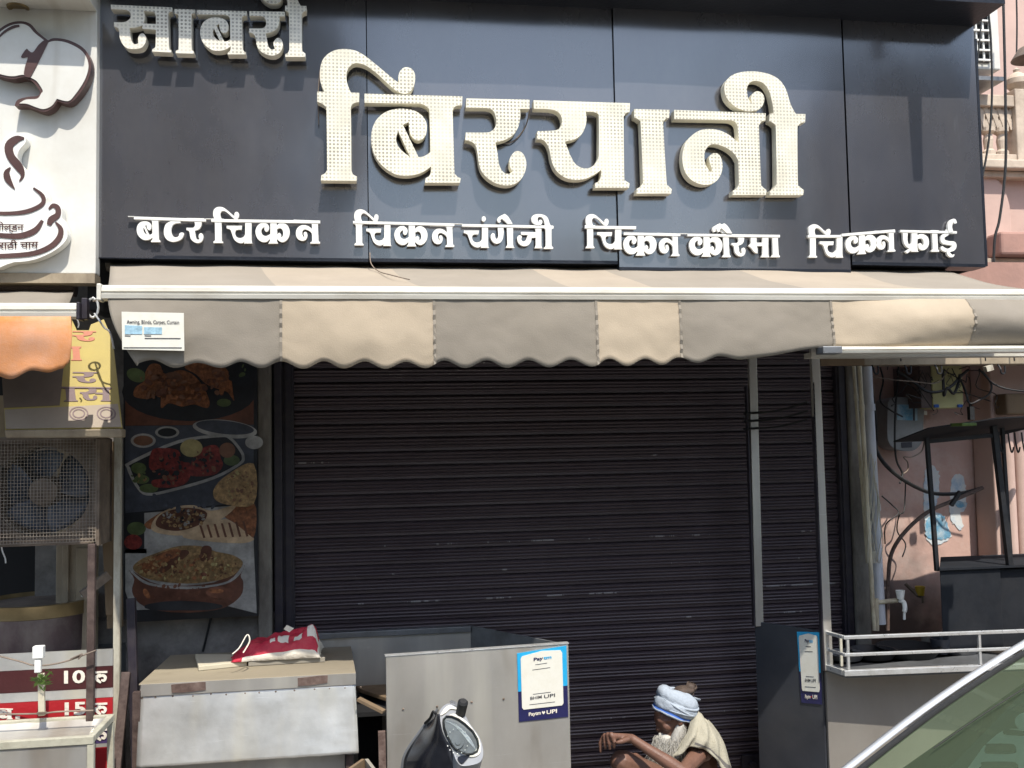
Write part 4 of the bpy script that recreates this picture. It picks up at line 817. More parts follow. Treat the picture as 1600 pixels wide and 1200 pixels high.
ink(['p_grey', 'p_copper', 'p_rice', 'p_brown', 'p_dark', 'p_orange', 'p_lemon'], [(0, [[(45, 852), (618, 830), (632, 1138), (90, 1170), (45, 1040)]]), (4, [[(60, 1125), (500, 1105), (632, 1138), (90, 1172)]]), (1, loops("68,945 85,985 75,1040 110,1095 190,1125 330,1135 480,1115 560,1060 572,1000 560,970 572,920 440,1000 200,1010")), (0, loops("66,940 150,1000 320,1018 500,995 574,915 560,960 490,1008 320,1030 150,1012 80,965")),
    (2, loops("80,940 110,900 180,870 280,838 380,838 450,862 530,880 570,918 500,980 320,1005 150,985")), (3, loops("195,950 230,900 300,855 330,870 270,920 220,955")), (5, loops("110,930 180,880 270,850 290,870 200,930 150,960")), (3, loops("390,840 430,845 420,900 380,900"))] + blobs([2, 6, 3, 2, 5], 320, 930, 225, 58, 190, 3, 11) + blobs([1, 3], 320, 1060, 215, 50, 50, 4, 12) + [(3, ell(465, 1045, 60, 26)), (5, ell(450, 1038, 34, 10)), (5, ell(140, 1050, 24, 12, 20, 60)), (4, wob(ell(300, 1105, 170, 22)[0], .2, .02) and [wob(ell(300, 1105, 170, 22)[0], .2, .02)])])
# ================================================================== SHEET METAL CHEST ON THE LEFT
YA = 4.25
zA = W(390, 1059, YA).z                                   # its top
ck = thing('sheet_metal_chest', 'street stall chest with a shiny battered aluminium front and grimy wooden top', 'stall counter', (-.6, YA, .12))
L0, R0 = W(217, 1068, YA).x, W(556, 1050, YA).x
bl, br = G(216, 1024, zA), G(520, 1010, zA)
g = MB(); P = [Vector((L0, YA-.006, zA)), Vector((R0, YA-.006, zA)), Vector((R0-.03, 4.79, zA)), Vector((L0+.02, 4.79, zA))]
g.hexa([p-Vector((0, 0, .007)) for p in P]+P); g.build('top', mat('grimy_top', (.31, .265, .19), .75, 0, .3, 6, .3, 40, (.11, .095, .075), .7, 3, .2, (.4, 1, 1)), ck, bevel=.003)
zl0 = W(390, 1076, YA).z
g = MB(); g.box(L0+.004, R0-.004, YA+.004, YA+.02, zl0-.012, zA-.008); g.build('lip', 'steel', ck)
lipp = PY(YA-.001)
for (a, b, t0, t1) in ((267, 321, 1068, 1082), (465, 512, 1057.5, 1071)):
    g = MB(); g.trace(lipp, [wob([(a, t0+2), (a+10, t0+1), (b-8, t0-2), (b, t0-2), (b, t1-4), (b-20, t1-1), (a+20, t1), (a+1, t1+1)], .04, .2)], .006, .016); g.build('torn_patch', 'rust', ck)
g = MB()
for a, b in ((220, 556), ):
    sl = lambda x: 1068-(x-218)*.0535+1
    g.trace(lipp, [[(a, sl(a)+1.2), (b, sl(b)+1.2), (b, sl(b)+18.5), (a, sl(a)+19.5)]], .012, .012)
g.build('lip_sheet', 'steel', ck)
fz0, fz1 = W(230, 1198, YA-.05).z, zl0-.002
g = MB(); rows = []; N = 44
for j in range(25):
    t = j/24; y = YA-.004-.055*t
    rows.append([(L0+.004+(R0+.012*t-L0-.006)*i/N, y-.0035*noise.noise(Vector((i*.09, j*.10, 2)))-.0006*noise.noise(Vector((i*.5, j*.5, 6))), fz1+(fz0-fz1)*t+.003*noise.noise(Vector((i*.6, j, 1)))*(t > .98 or t < .02)) for i in range(N+1)])
g.sheet(rows); g.build('front_sheet', 'alu', ck, smooth='all', solid=.003)
g = MB(); g.box(L0+.02, R0-.02, YA+.022, 4.78, .13, zA-.024); g.build('body', 'steeldark', ck)
g = MB(); g.box(L0+.02, R0-.05, YA+.0, YA+.02, .13, fz0+.02); g.build('lower_front', 'steel', ck)
g = MB(); g.beam((R0-.03, YA-.01, fz0+.02), (R0-.03, YA-.01, .12), .03, .03); g.build('corner_leg', 'poledark', ck)
g = MB(); g.beam((L0-.005, YA-.01, zA-.03), (L0-.005, YA-.01, .12), .03, .03); g.build('corner_leg', 'poledark', ck)
g = MB()
for x in [L0+.01+i*.07 for i in range(14)]: g.ball((x+random.uniform(-.015, .015), YA-.008, fz1-.012+random.uniform(-.004, .004)), .004, .003, .004, 5)
g.build('nail_heads', 'grime', ck)
# two planks on its top
def plank(corn, th, m, lab):
    P = [G(x, y, zA+th) for x, y in corn]; g = MB(); g.hexa([p-Vector((0, 0, th-.001)) for p in P]+P); tag(g.build('plank', m, bevel=.003), lab, 'plank')
plank([(310, 1041), (386, 1033), (382, 1022), (305, 1022)], .022, 'palewood', 'short pale plank lying on the chest top left of the red bag')
plank([(388, 1034), (508, 1027), (500, 1017), (384, 1022)], .022, 'woodx', 'dark grey plank lying on the chest top under the red bag')
# red bag
bagM = MB(); pts = []; n = 34; mrow = 26
base = G(435, 1026, zA+.022)
bx0, bx1 = G(366, 1026, zA+.025).x, G(503, 1018, zA+.025).x
rows = []
for j in range(mrow+1):
    v = j/mrow; row = []
    for i in range(n+1):
        u = i/n; x = bx0+(bx1-bx0)*u; y = base.y-.075+.20*v+.02*noise.noise(Vector((u*4, v*2, 1)))
        hgt = (.035+.095*u**.7)*math.sin(math.pi*min(1, max(0, v))**.8)**.75*(1 if u < .93 else (1-u)/.07*.9+.1)*(.25+.75*min(1, u*6))
        hgt *= 1+.35*noise.noise(Vector((u*5, v*4, 3)))
        z = zA+.024+max(0, hgt)+(.010*noise.noise(Vector((u*11, v*7, 5)))+.007*noise.noise(Vector((u*24, v*14, 2))))*(v > .05)
        row.append(Vector((x+.012*noise.noise(Vector((v*6, 0, u))), y, z)))
    rows.append(row)
bagM.sheet(rows)
for k, (f) in enumerate(bagM.f):
    i = k % n; j = k//n; u, v = i/n, j/mrow
    e = noise.noise(Vector((u*9, v*9, 8)))*.06
    if v+e*.3 < .03 and u > .10: bagM.m[k] = 1
    if u > .965: bagM.m[k] = 1
    if .13 < v+e*.4 < .24 and u > .42 and int(u*19) % 3 != 0: bagM.m[k] = 1
bag = tag(bagM.build('red_bag', ['bagred', 'bagwhite'], smooth='all', solid=.002), 'crumpled red woven plastic bag with white print lying on the planks', 'bag')
g = MB(); c = W(450, 985, 4.42); g.hexa([W(443, 983, 4.42), W(448, 977, 4.42), W(459, 982, 4.42), W(452, 988, 4.42)]+[p+Vector((0, .01, 0)) for p in (W(443, 983, 4.42), W(448, 977, 4.42), W(459, 982, 4.42), W(452, 988, 4.42))]); g.build('bag_flap', 'bagwhite', bag)
g = MB(); g.tube(catm([W(363, 1022, 4.3), W(374, 1012, 4.32), W(386, 992, 4.35), W(390, 1002, 4.34), W(380, 1020, 4.31)]), .003, 5); g.build('drawstring', 'bagwhite', bag)
# ================================================================== STEEL COUNTER WITH STICKER
zQ = W(603, 1026, 4.2).z
q1, q2 = G(603, 1026, zQ), G(888, 1006, zQ)
b1, b2 = W(500, 990, 4.80), G(735, 973, zQ); b2.y = 4.82; b2.x = W(735, 973, 4.82).x
sc_ = thing('steel_counter', 'open three sided stainless steel counter with a payment sticker on its front', 'stall counter', (.5, 4.4, .12))
def wallp(g, a, b, z0, z1, th=.02, back=1):
    a, b = Vector(a), Vector(b); a.z = b.z = 0; d = (b-a).normalized(); nn = Vector((-d.y, d.x, 0))*th*back
    return g.hexa([a+Vector((0, 0, z0)), b+Vector((0, 0, z0)), b+nn+Vector((0, 0, z0)), a+nn+Vector((0, 0, z0)), a+Vector((0, 0, z1)), b+Vector((0, 0, z1)), b+nn+Vector((0, 0, z1)), a+nn+Vector((0, 0, z1))])
g = MB(); wallp(g, q1, q2, .13, zQ); g.build('front_panel', 'steel', sc_, bevel=.002)
g = MB(); wallp(g, q1+Vector((-.004, -.004, 0)), q2+Vector((.002, -.004, 0)), zQ+.001, zQ+.006, .028); g.build('rim', 'chrome', sc_)
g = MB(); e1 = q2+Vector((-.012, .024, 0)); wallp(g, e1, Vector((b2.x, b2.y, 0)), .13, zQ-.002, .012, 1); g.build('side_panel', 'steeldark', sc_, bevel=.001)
g = MB(); g.box(b1.x-.05, b2.x-.002, 4.80, 4.815, .13, zQ-.03); g.build('back_panel', 'steel', sc_)
g = MB(); g.box(b1.x-.05, b2.x-.002, 4.785, 4.83, zQ-.029, zQ-.002); g.build('back_rim', 'steeldark', sc_, bevel=.002)
g = MB(); g.box(b1.x-.05, b2.x-.01, 4.5, 4.78, zQ-.33, zQ-.31); g.build('inner_shelf', 'dark', sc_)
qp = plane3(q1, q2, q1+Vector((0, 0, -1)))
g = MB()
for px, py in ((630, 1108), (737, 1097), (787, 1092), (683, 1104)): c = qp.hit(px, py, .003); g.ball(c, .005, .003, .005, 6)
g.build('rivets', 'grime', sc_)
def sticker(pl, quad, name, lab, red):
    """a payment notice: cyan upper part, navy foot, pale card in the middle; u, v run over the traced quad"""
    t = thing(name, lab, 'sticker', pl.hit(*quad[3]))
    def uv(u, v):
        a, b, c, d = [Vector(p) for p in quad]; p = (a*(1-u)+b*u)*(1-v)+(d*(1-u)+c*u)*v; return p.x, p.y
    R = lambda u0_, v0, u1, v1: [uv(u0_, v0), uv(u1, v0), uv(u1, v1), uv(u0_, v1)]
    g = MB(); g.trace(pl, [R(0, 0, 1, .56)], .003, .004); g.build('cyan_field', 'cyan', t)
    g = MB(); g.trace(pl, [R(0, .56, 1, 1)], .003, .004); g.build('navy_field', 'navy', t)
    g = MB(); c = [(.07, .09), (.10, .055), (.5, .02), (.88, .05), (.91, .09), (.91, .80), (.88, .83), (.10, .83), (.07, .80)]; g.trace(pl, [[uv(*p) for p in c]], .003, .007); g.build('card', 'stickwhite', t)
    x, y = uv(.30, .175); x2, y2 = uv(.64, .175); s = (y2-y)/(x2-x); k = Vector(quad[1])-Vector(quad[0]); wd = k.length; hh = (Vector(quad[3])-Vector(quad[0])).length
    x, y = uv(.33, .145); text_on(pl, 'Pay', x, y, hh*.045, 'navy', t, 'lettering', .0085, s, wd*.19, .03)
    x, y = uv(.53, .145); text_on(pl, 'tm', x, y, hh*.045, 'cyan', t, 'lettering', .0085, s, wd*.16, .03)
    x, y = uv(.24, .70); text_on(pl, 'BHIM', x, y, hh*.045, 'ink', t, 'lettering', .0085, s, wd*.23, .01)
    x, y = uv(.52, .70); text_on(pl, 'UPI', x, y, hh*.05, 'ink', t, 'lettering', .0085, s, wd*.22, .01)
    x, y = uv(.20, .93); text_on(pl, 'Paytm', x, y, hh*.05, 'bagwhite', t, 'lettering', .006, s, wd*.24, .03)
    x, y = uv(.56, .93); text_on(pl, 'UPI', x, y, hh*.055, 'bagwhite', t, 'lettering', .006, s, wd*.21, .03)
    hx, hy = uv(.50, .905); r = wd*.035
    g = MB(); g.trace(pl, [[(hx, hy+r), (hx-r, hy-r*.2), (hx-r*.6, hy-r), (hx, hy-r*.4), (hx+r*.6, hy-r), (hx+r, hy-r*.2)]], .002, .006); g.build('heart', 'red' if red else 'bagwhite', t)
    g = MB()
    for (a, b, v) in ((.36, .60, .20), (.30, .66, .27), (.30, .66, .62), (.22, .74, .765)):
        g.trace(pl, [R(a, v, b, v+.007)], .002, .008)
    g.build('printed_line', 'ink', t)
sticker(qp, [(808, 1021), (885, 1009), (888, 1120), (811, 1128)], 'payment_sticker', 'large blue payment sticker with a pale card on the shiny steel front', 0)
# things standing between the chest and the steel counter
cr = thing('wooden_stool', 'dark worn wooden table with a split top between chest and steel counter', 'table', (.1, 4.4, .12))
zc = G(560, 1092, .9).z
pC = [G(562, 1076, .87), G(604, 1090, .87), G(604, 1066, .87), G(545, 1066, .87)]
g = MB(); g.hexa([p-Vector((0, 0, .02)) for p in pC]+pC); g.build('top', 'wood', cr, bevel=.004)
g = MB(); p = pC[0]; g.box(p.x-.01, pC[1].x-.02, p.y+.02, 4.74, .14, .845); g.build('carcass', 'dark', cr)
g = MB(); a = W(596, 1110, 4.17); g.beam((a.x, 4.17, .83), (a.x+.01, 4.17, .12), .03, .025); g.build('leg', 'rust', cr)
g = MB(); a = W(560, 1092, 4.2); b = W(600, 1112, 4.15); g.beam(a, b, .03, .012); g.build('edge_strip', 'wood', cr)
wc = thing('wooden_crate', 'open light wooden crate edge on the ground beside the chest', 'crate', (.0, 4.1, 0.12))
zc2 = W(565, 1180, 4.12).z
P = [G(570, 1186, zc2), G(594, 1218, zc2), G(560, 1228, zc2), G(544, 1204, zc2)]
for i in range(4):
    a, b = P[i], P[(i+1) % 4]; g = MB(); wallp(g, a, b, .125, zc2, .014); g.build('side_board', 'woodx' if i < 1 else 'wood', wc)
g = MB(); g.hexa([p-Vector((0, 0, zc2-.13)) for p in P]+[p-Vector((0, 0, zc2-.145)) for p in P]); g.build('bottom', 'woodx', wc)
# ================================================================== RIGHT COUNTER WITH RAILS AND POSTS
zR = W(1179, 971, 4.75).z
s1, s2 = G(1179, 971, zR), G(1283, 986, zR)
rc = thing('railed_counter', 'metal counter with a dark side panel and a bright three rail tray at right', 'stall counter', (2.2, 4.5, .12))
g = MB(); wallp(g, s1, s2, .13, zR, .018, 1); g.build('side_panel', 'navysheet', rc, bevel=.002)
zTt = W(1285, 1040, s2.y-.01).z
f1 = Vector((s2.x+.012, s2.y-.012, 0)); f2 = f1+Vector((1.9, .02, 0))
g = MB(); wallp(g, f1, f2, .13, zTt-.03, .02); g.build('front_panel', mat('brushed_panel', (.40, .375, .34), .42, .55, .12, 2.2, .04, 6, (.30, .24, .18), .5, 1.6, .5, (1, 1, .5), .1, .4), rc, bevel=.002)
g = MB(); g.box(f1.x+.03, 3.9, f1.y+.03, 4.9, zTt-.05, zTt-.03); g.build('top', 'black', rc)
A0 = f1+Vector((0, 0, zTt)); A1 = G(1322, 1050, zTt); A2 = G(1700, 1035, zTt)
def rail(z, w_, nm, m='chrome', d=Vector((0, 0, 0))):
    o = Vector((0, 0, z-zTt)); g = MB(); e = (A1-A0).normalized()*w_*.5
    g.beam(A0+o, A1+o-e*1.05, w_, w_); g.beam(A1+o-Vector((w_*.5, 0, 0)), A2+o, w_, w_); return g.build(nm, m, rc, bevel=.002)
rail(zTt-.004, .026, 'tray_edge'); z3 = W(1320, 996, A1.y).z; z2 = W(1322, 1023, A1.y).z
rail(z3, .016, 'rail'); rail(z2, .014, 'rail')
for px, py, Yk in ((1324, 1020, None), (1528, 1012, None), (1700, 1010, None)):
    t = (px-1322)/378; p = A1+(A2-A1)*t; g = MB(); g.beam(p+Vector((.006, .0, .012)), p+Vector((.006, 0, z3-zTt-.008)), .012, .012); g.build('rail_post', 'chrome', rc)
g = MB(); p = A1+(A0-A1)*.45+Vector((.05, .05, 0)); g.beam(p, p+Vector((0, 0, z3-zTt-.01)), .012, .01); g.build('rail_post', 'whitepost', rc)
g = MB(); g.hexa([A0+Vector((0, 0, -.028)), A1+Vector((0, 0, -.028)), A2+Vector((0, 0, -.028)), A2+Vector((0, .4, -.028)), A0+Vector((0, 0, -.018)), A1+Vector((0, 0, -.018)), A2+Vector((0, 0, -.018)), A2+Vector((0, .4, -.018))]); g.build('tray_floor', 'steeldark', rc)
for i, (px0, py0, c, wd) in enumerate([(1166, 556, s1, .042), (1262, 552, s2, .042)]):
    t = thing('canopy_post', ['flat grey metal post tied with dark wire, further from the tap', 'flat grey metal post at the corner of the railed counter'][i], 'post', (c.x, c.y, zR if i == 0 else .9), 'posts on the railed counter')
    top = W(px0, py0, c.y); x = c.x+(.015 if i == 0 else .02)
    g = MB(); zb0 = zR-.02 if i == 0 else zTt-.02
    g.hexa([(x-wd/2, c.y-.03, zb0), (x+wd/2, c.y-.03, zb0), (x+wd/2, c.y-.004, zb0), (x-wd/2, c.y-.004, zb0)]+[(top.x+a, c.y-.03+b, 2.62) for a, b in ((-wd/2+.025, 0), (wd/2+.025, 0), (wd/2+.025, .026), (-wd/2+.025, .026))]); g.build('shaft', 'steel', t, bevel=.002)
    g = MB(); g.box(x-wd/2-.008, x-wd/2-.001, c.y-.03, c.y+.0, zb0, 2.3); g.build('edge_angle', 'guide', t)
tw = MB()
for i, (y0, y1) in enumerate(((646, 628), (658, 642), (670, 655))):
    a = W(1176, y0, s1.y-.04); b = W(1262, y1, s2.y-.03)
    tw.tube(catm([a, a+(b-a)*.5+Vector((0, 0, -.012)), b]), .0045, 6)
    tw.tube([a+Vector((-.03, .0, .0)), a+Vector((.03, -.003, .004)), a+Vector((.035, .03, .004)), a+Vector((-.03, .04, 0)), a+Vector((-.03, 0, 0))], .006, 6)
tag(tw.build('tie_wire', 'rubber'), 'three dark rubber ties stretched between the two grey posts', 'wire')
sp = plane3(s1, s2, s1+Vector((0, 0, -1)))
sticker(sp, [(1245, 987), (1280, 988), (1284, 1101), (1252, 1098)], 'payment_sticker', 'narrow looking blue payment sticker on the dark side panel beside the rails', 1)
# junk inside the tray
jk = thing('tray_clutter', 'dark clutter of pans and rags behind the bright rails', 'clutter', (2.6, 4.6, zTt))
for i, (px, py, sx, sy, m) in enumerate(((1320, 1035, .10, .02, 'steeldark'), (1365, 1032, .12, .025, 'black'), (1420, 1030, .16, .03, 'dark'), (1470, 1026, .05, .05, 'navysheet'), (1500, 1030, .10, .02, 'steeldark'), (1560, 1022, .14, .02, 'grime'))):
    c = W(px, py, 4.62); g = MB(); g.lathe((c.x, c.y, zTt-.018), [(0, .001), (sx*.8, 0), (sx, sy*1.5), (sx*.95, sy*1.5), (sx*.7, .008), (0, .008)], 18); g.build('pan', m, jk, smooth=True)
for i, (px, a, b, m) in enumerate(((1450, 990, 1030, 'plaster2'), (1490, 988, 1028, 'oldpipe'))):
    g = MB(); px_box(g, px, a, px+22, b, 4.75, .06); g.build('block', m, jk, bevel=.006)
# ================================================================== RIGHT ALCOVE
YK = 5.4
al = thing('pink_alcove_wall', 'stained pink plaster wall with torn paper behind the pipes at right', 'wall', (2.9, YK, .12))
g = MB(); g.box(2.5, 6, YK, YK+.2, .12, 3.0); g.build('plaster', 'pinkstain', al)
kp = PY(YK)
g = MB(); g.trace(kp, jag(crop("700,-120 800,-110 800,60 770,180 830,215 870,300 885,390 715,405", 1300, 760, 4.8), 1.3), .003, .004); g.trace(kp, jag(crop("905,-60 960,-90 1000,-20 1005,150 960,210 985,290 960,330 925,290 895,260 880,150", 1300, 760, 4.8), 1.3), .003, .004); g.build('torn_poster', 'paper', al)
g = MB(); g.trace(kp, jag(crop("712,250 770,225 830,215 870,300 885,385 717,385", 1300, 760, 4.8), 1.3), .002, .007); g.trace(kp, jag(crop("920,110 1003,120 1003,150 950,160", 1300, 760, 4.8), 1.3), .002, .007); g.build('torn_print', 'bluepaper', al)
g = MB(); g.box(W(1556, 800, 5.2).x, 6, 5.2, 5.39, .12, 3.0); g.build('pier', 'pinkfar', al, bevel=.01)
for px in (1572, 1590):
    g = MB(); a = W(px, 700, 5.17); g.tube([(a.x, 5.16, 2.05), (a.x, 5.16, .5)], .035, 12); g.build('half_column', 'pinkfar', al, smooth=True)
g = MB(); a = W(1560, 620, 5.15); g.box(a.x, 6, 5.08, 5.19, W(1575, 648, 5.1).z, W(1575, 615, 5.1).z); g.build('capital', 'wood', al, bevel=.012)
ln = thing('timber_lintel', 'worn timber lintel with iron hooks under the lower rail', 'beam', (2.6, 4.88, 2.5))
g = MB(); z0, z1 = W(1400, 571, 4.88).z, W(1400, 557, 4.88).z; g.box(W(1347, 560, 4.88).x, 6, 4.86, 4.96, z0, z1); g.build('beam', 'beige', ln, bevel=.005)
g = MB(); a = W(1276, 560, 4.5); b = W(1345, 560, 4.5); g.box(a.x, b.x, 4.46, 4.5, W(1300, 572, 4.5).z, W(1300, 561, 4.5).z); g.build('stub_beam', 'wood', ln, bevel=.005)
g = MB(); g.box(3.0, 6, 4.93, 5.3, z1+.001, 3.0); g.build('upper_panel', 'pink', ln)
for px in (1368, 1419, 1467, 1566):
    c = W(px, 572, 4.85); g = MB(); g.tube(catm([c+Vector((-.012, .02, .01)), c+Vector((-.012, 0, -.015)), c+Vector((-.008, 0, -.036)), c+Vector((.004, 0, -.042)), c+Vector((.014, 0, -.034)), c+Vector((.015, 0, .002))]), .005, 6); g.build('hook', 'black', ln)
lb = W(1547, 577, 4.8); g = MB(); g.beam(lb+Vector((-.03, 0, 0)), lb+Vector((.01, 0, .01)), .03, .03); g.build('clamp', 'whitepost', ln)
for px in (1405, 1537, 1582):
    c = W(px, 556, 4.84); g = MB(); g.tube([c+Vector((0, -.01, .06)), c+Vector((.003, -.01, -.03))], .004, 6); g.build('nail_wire', 'rubber', ln)
# electricity meter
YM = 5.24
em = thing('electricity_meter', 'grey rounded electricity meter in a clear case on the pink wall', 'meter', W(1415, 705, YM))
mp_ = PY(YM); g = MB(); g.trace(mp_, crop("420,490 440,450 490,435 600,438 660,460 690,500 685,640 680,760 620,830 540,838 470,820 430,780 415,700", 1300, 530, 4.8), .14); g.build('case', 'meter', em, bevel=.012)
g = MB(); g.trace(mp_, crop("490,490c 640,490c 640,610c 490,605c", 1300, 530, 4.8), .004, .004); g.build('display', 'bluepaper', em)
g = MB(); g.trace(mp_, crop("610,520c 622,520c 622,610c 610,610c", 1300, 530, 4.8), .004, .008); g.trace(mp_, crop("520,775c 600,770c 600,812c 525,815c", 1300, 530, 4.8), .004, .004); g.build('label_strip', 'ink', em)
g = MB(); c = W(1447, 645, YM); g.box(c.x-.012, c.x+.006, YM+.0, YM+.03, c.z-.012, c.z+.012); g.build('seal', 'white', em)
# junction box
jb = thing('junction_box', 'pale yellow junction box with blue corners under the lintel', 'electrical box', W(1480, 638, 5.1))
g = MB(); j0, j1 = W(1458, 638, 5.1), W(1503, 578, 5.1); g.box(j0.x, j1.x, 5.1, 5.39, j0.z, j1.z+.03); g.build('lid', 'jbox', jb, bevel=.004)
g = MB(); j2 = W(1440, 638, 5.12); g.box(j2.x-.01, j0.x-.002, 5.105, 5.39, j0.z+.004, j1.z+.03); g.build('side_box', 'jside', jb)
for px in (1463, 1500):
    g = MB(); c = W(px, 634, 5.095); g.box(c.x-.016, c.x+.014, 5.088, 5.1, c.z-.010, c.z+.008); g.build('corner_clip', 'blue', jb, bevel=.003)
# pipes at the jamb
for i, (a, b, Y, r, m, lab) in enumerate([((1354, 573), (1376, 975), 4.80, .027, 'pvc', 'wide grey plastic drain pipe beside the shutter jamb'), ((1343, 572), (1366, 985), 4.74, .0115, 'oldpipe', 'thin stained water pipe next to the grey drain pipe'), ((1334, 572), (1356, 880), 4.78, .0095, 'oldpipe', 'thinnest stained pipe hugging the dark pillar')]):
    t = thing('wall_pipe', lab, 'pipe', W(*b, Y), 'pipes at the shutter jamb')
    A_, B2 = W(*a, Y), W(*b, Y); g = MB(); g.tube([A_, A_+(B2-A_)*.3, A_+(B2-A_)*.7, B2], r, 14); g.build('tube', m, t, smooth=True)
    for k in (.16, .55):
        g = MB(); c = A_+(B2-A_)*k; d = (B2-A_).normalized(); g.tube([c-d*.018, c+d*.018], r*1.22, 14); g.build('joint', m, t, smooth=True)
for k in range(7):
    pass
g = MB(); rn = random.Random(5)
for k in range(11):
    ys = rn.uniform(700, 800); x = 1358+rn.uniform(0, 14); pts = [W(x+rn.uniform(-2, 2)+j*1.1+6*math.sin(j*.8+k), ys+j*(880-ys)/5, 4.74-.01*rn.random()) for j in range(6)]
    g.tube(catm(pts, 4), .0023, 5)
tag(g.build('stripped_wires', 'whitepost'), 'bundle of pale stripped wires running down the grey pipe', 'wires')
# cables: each hangs by itself
cabs = [("black supply cable looping from the meter to the tap", .011, 5.05, [(1368, 690), (1370, 705), (1385, 728), (1415, 752), (1455, 770), (1500, 771), (1536, 762)], 'rubber'),
        ("dark hose bending from the wall down to the counter", .011, 5.0, [(1536, 762), (1490, 782), (1450, 800), (1415, 830), (1393, 865), (1388, 910), (1387, 985)], 'rust'),
        ("black cable falling past the meter case", .006, 5.15, [(1404, 572), (1402, 600), (1399, 640), (1398, 690), (1401, 720), (1410, 740), (1406, 755)], 'rubber'),
        ("black cable sagging under the junction box", .008, 4.98, [(1402, 580), (1425, 595), (1450, 612), (1480, 608), (1503, 586), (1513, 578)], 'rubber'),
        ("thin brown wire drawn across below the hooks", .003, 4.95, [(1312, 568), (1345, 584), (1385, 592), (1425, 596), (1465, 598), (1482, 575)], 'grime'),
        ("thin black cable bent down the pipe side", .005, 5.1, [(1362, 574), (1362, 600), (1365, 622), (1369, 660), (1370, 690)], 'rubber'),
        ("thin black cable entering the meter from the left", .005, 5.14, [(1375, 574), (1380, 595), (1375, 625), (1390, 640), (1410, 651)], 'rubber'),
        ("black cable dangling to a small plug", .006, 5.0, [(1500, 592), (1508, 610), (1515, 630), (1530, 625), (1546, 615), (1548, 598), (1530, 577)], 'rubber'),
        ("short black tail knotted on the yellow box", .008, 4.97, [(1473, 578), (1474, 600), (1475, 618), (1480, 606), (1490, 615), (1497, 600), (1500, 585)], 'rubber'),
        ("thin cable running down the wall below the loop", .004, 5.3, [(1415, 750), (1414, 780), (1412, 800), (1405, 805), (1402, 830), (1415, 850), (1410, 870)], 'rubber'),
        ("thin twisted wire behind the pale stripped wires", .004, 5.2, [(1378, 775), (1395, 790), (1404, 802), (1384, 820), (1383, 850)], 'rubber'),
        ("thin cable leaving the clamp to the right", .005, 4.9, [(1536, 580), (1550, 598), (1575, 608), (1610, 612)], 'rubber'),
        ("thin drop wire curling under the meter", .004, 5.2, [(1444, 690), (1440, 705), (1425, 714), (1412, 714), (1418, 722), (1418, 735), (1408, 742)], 'grime')]
for lab, r, Y, pts, m in cabs:
    P = [W(a, b, Y+.02*math.sin(i*1.7)) for i, (a, b) in enumerate(pts)]; g = MB(); g.tube(catm(P, 5), r, 7)
    if 'plug' in lab: c = W(1517, 645, Y); g.box(c.x-.014, c.x+.014, Y-.014, Y+.014, c.z-.04, c.z+.035); g.tube([W(1515, 630, Y), c], .006, 6)
    tag(g.build('hanging_cable', m, smooth=True), lab, 'cable', 'cables in the alcove')
g = MB(); rn = random.Random(9)
for k in range(16):
    x, y = rn.uniform(1372, 1520), rn.uniform(572, 590); pts = [W(x, y, 5.0)]
    for j in range(rn.randint(4, 7)):
        x += rn.gauss(0, 13); y = min(648, max(570, y+rn.gauss(6, 12))); pts.append(W(x, y, 5.0+rn.uniform(-.05, .12)))
    g.tube(catm(pts, 5), rn.choice([.002, .0028, .0035]), 5)
tag(g.build('wire_tangle', 'rubber', smooth=True), 'messy tangle of thin black wires below the hooked timber lintel', 'wires')
# taps and cups
tp_ = thing('water_tap', 'white plastic tap on a short stained pipe above the railed counter', 'tap', W(1380, 940, 4.8))
g = MB(); g.tube([W(1368, 935, 4.78), W(1369, 985, 4.78)], .016, 12); g.tube([W(1372, 941, 4.78), W(1402, 938, 4.77)], .013, 10); g.build('pipe_elbow', 'oldpipe', tp_, smooth=True)
g = MB(); g.tube(catm([W(1406, 938, 4.75), W(1412, 941, 4.75), W(1414, 950, 4.74), W(1413, 956, 4.74)]), [.012]*19, 10); g.tube([W(1413, 957, 4.74), W(1413, 968, 4.74)], .007, 8); g.build('spout', 'white', tp_, smooth=True)
c = W(1407, 936, 4.75); g = MB(); g.lathe((c.x, c.y, c.z), [(0, 0), (.017, 0), (.024, .045), (.021, .045), (.015, .006), (0, .006)], 18); tag(g.build('white_cup', 'white', smooth=True), 'small white cup standing upside up on the white tap', 'cup')
yc = thing('yellow_tap_cup', 'yellow cup hooked on a tap against the damp wall', 'cup', W(1437, 930, 5.1))
c = W(1438, 930, 5.1); g = MB(); g.lathe((c.x, c.y, c.z), [(0, 0), (.022, 0), (.028, .05), (.025, .05), (.019, .006), (0, .006)], 18); g.build('bowl', 'yellowcup', yc, smooth=True)
g = MB(); g.tube([W(1415, 912, 5.15), W(1434, 930, 5.1), W(1440, 932, 5.1)], .012, 8); g.tube([W(1441, 932, 5.09), W(1442, 942, 5.09)], .008, 8); g.build('bracket', 'grime', yc)
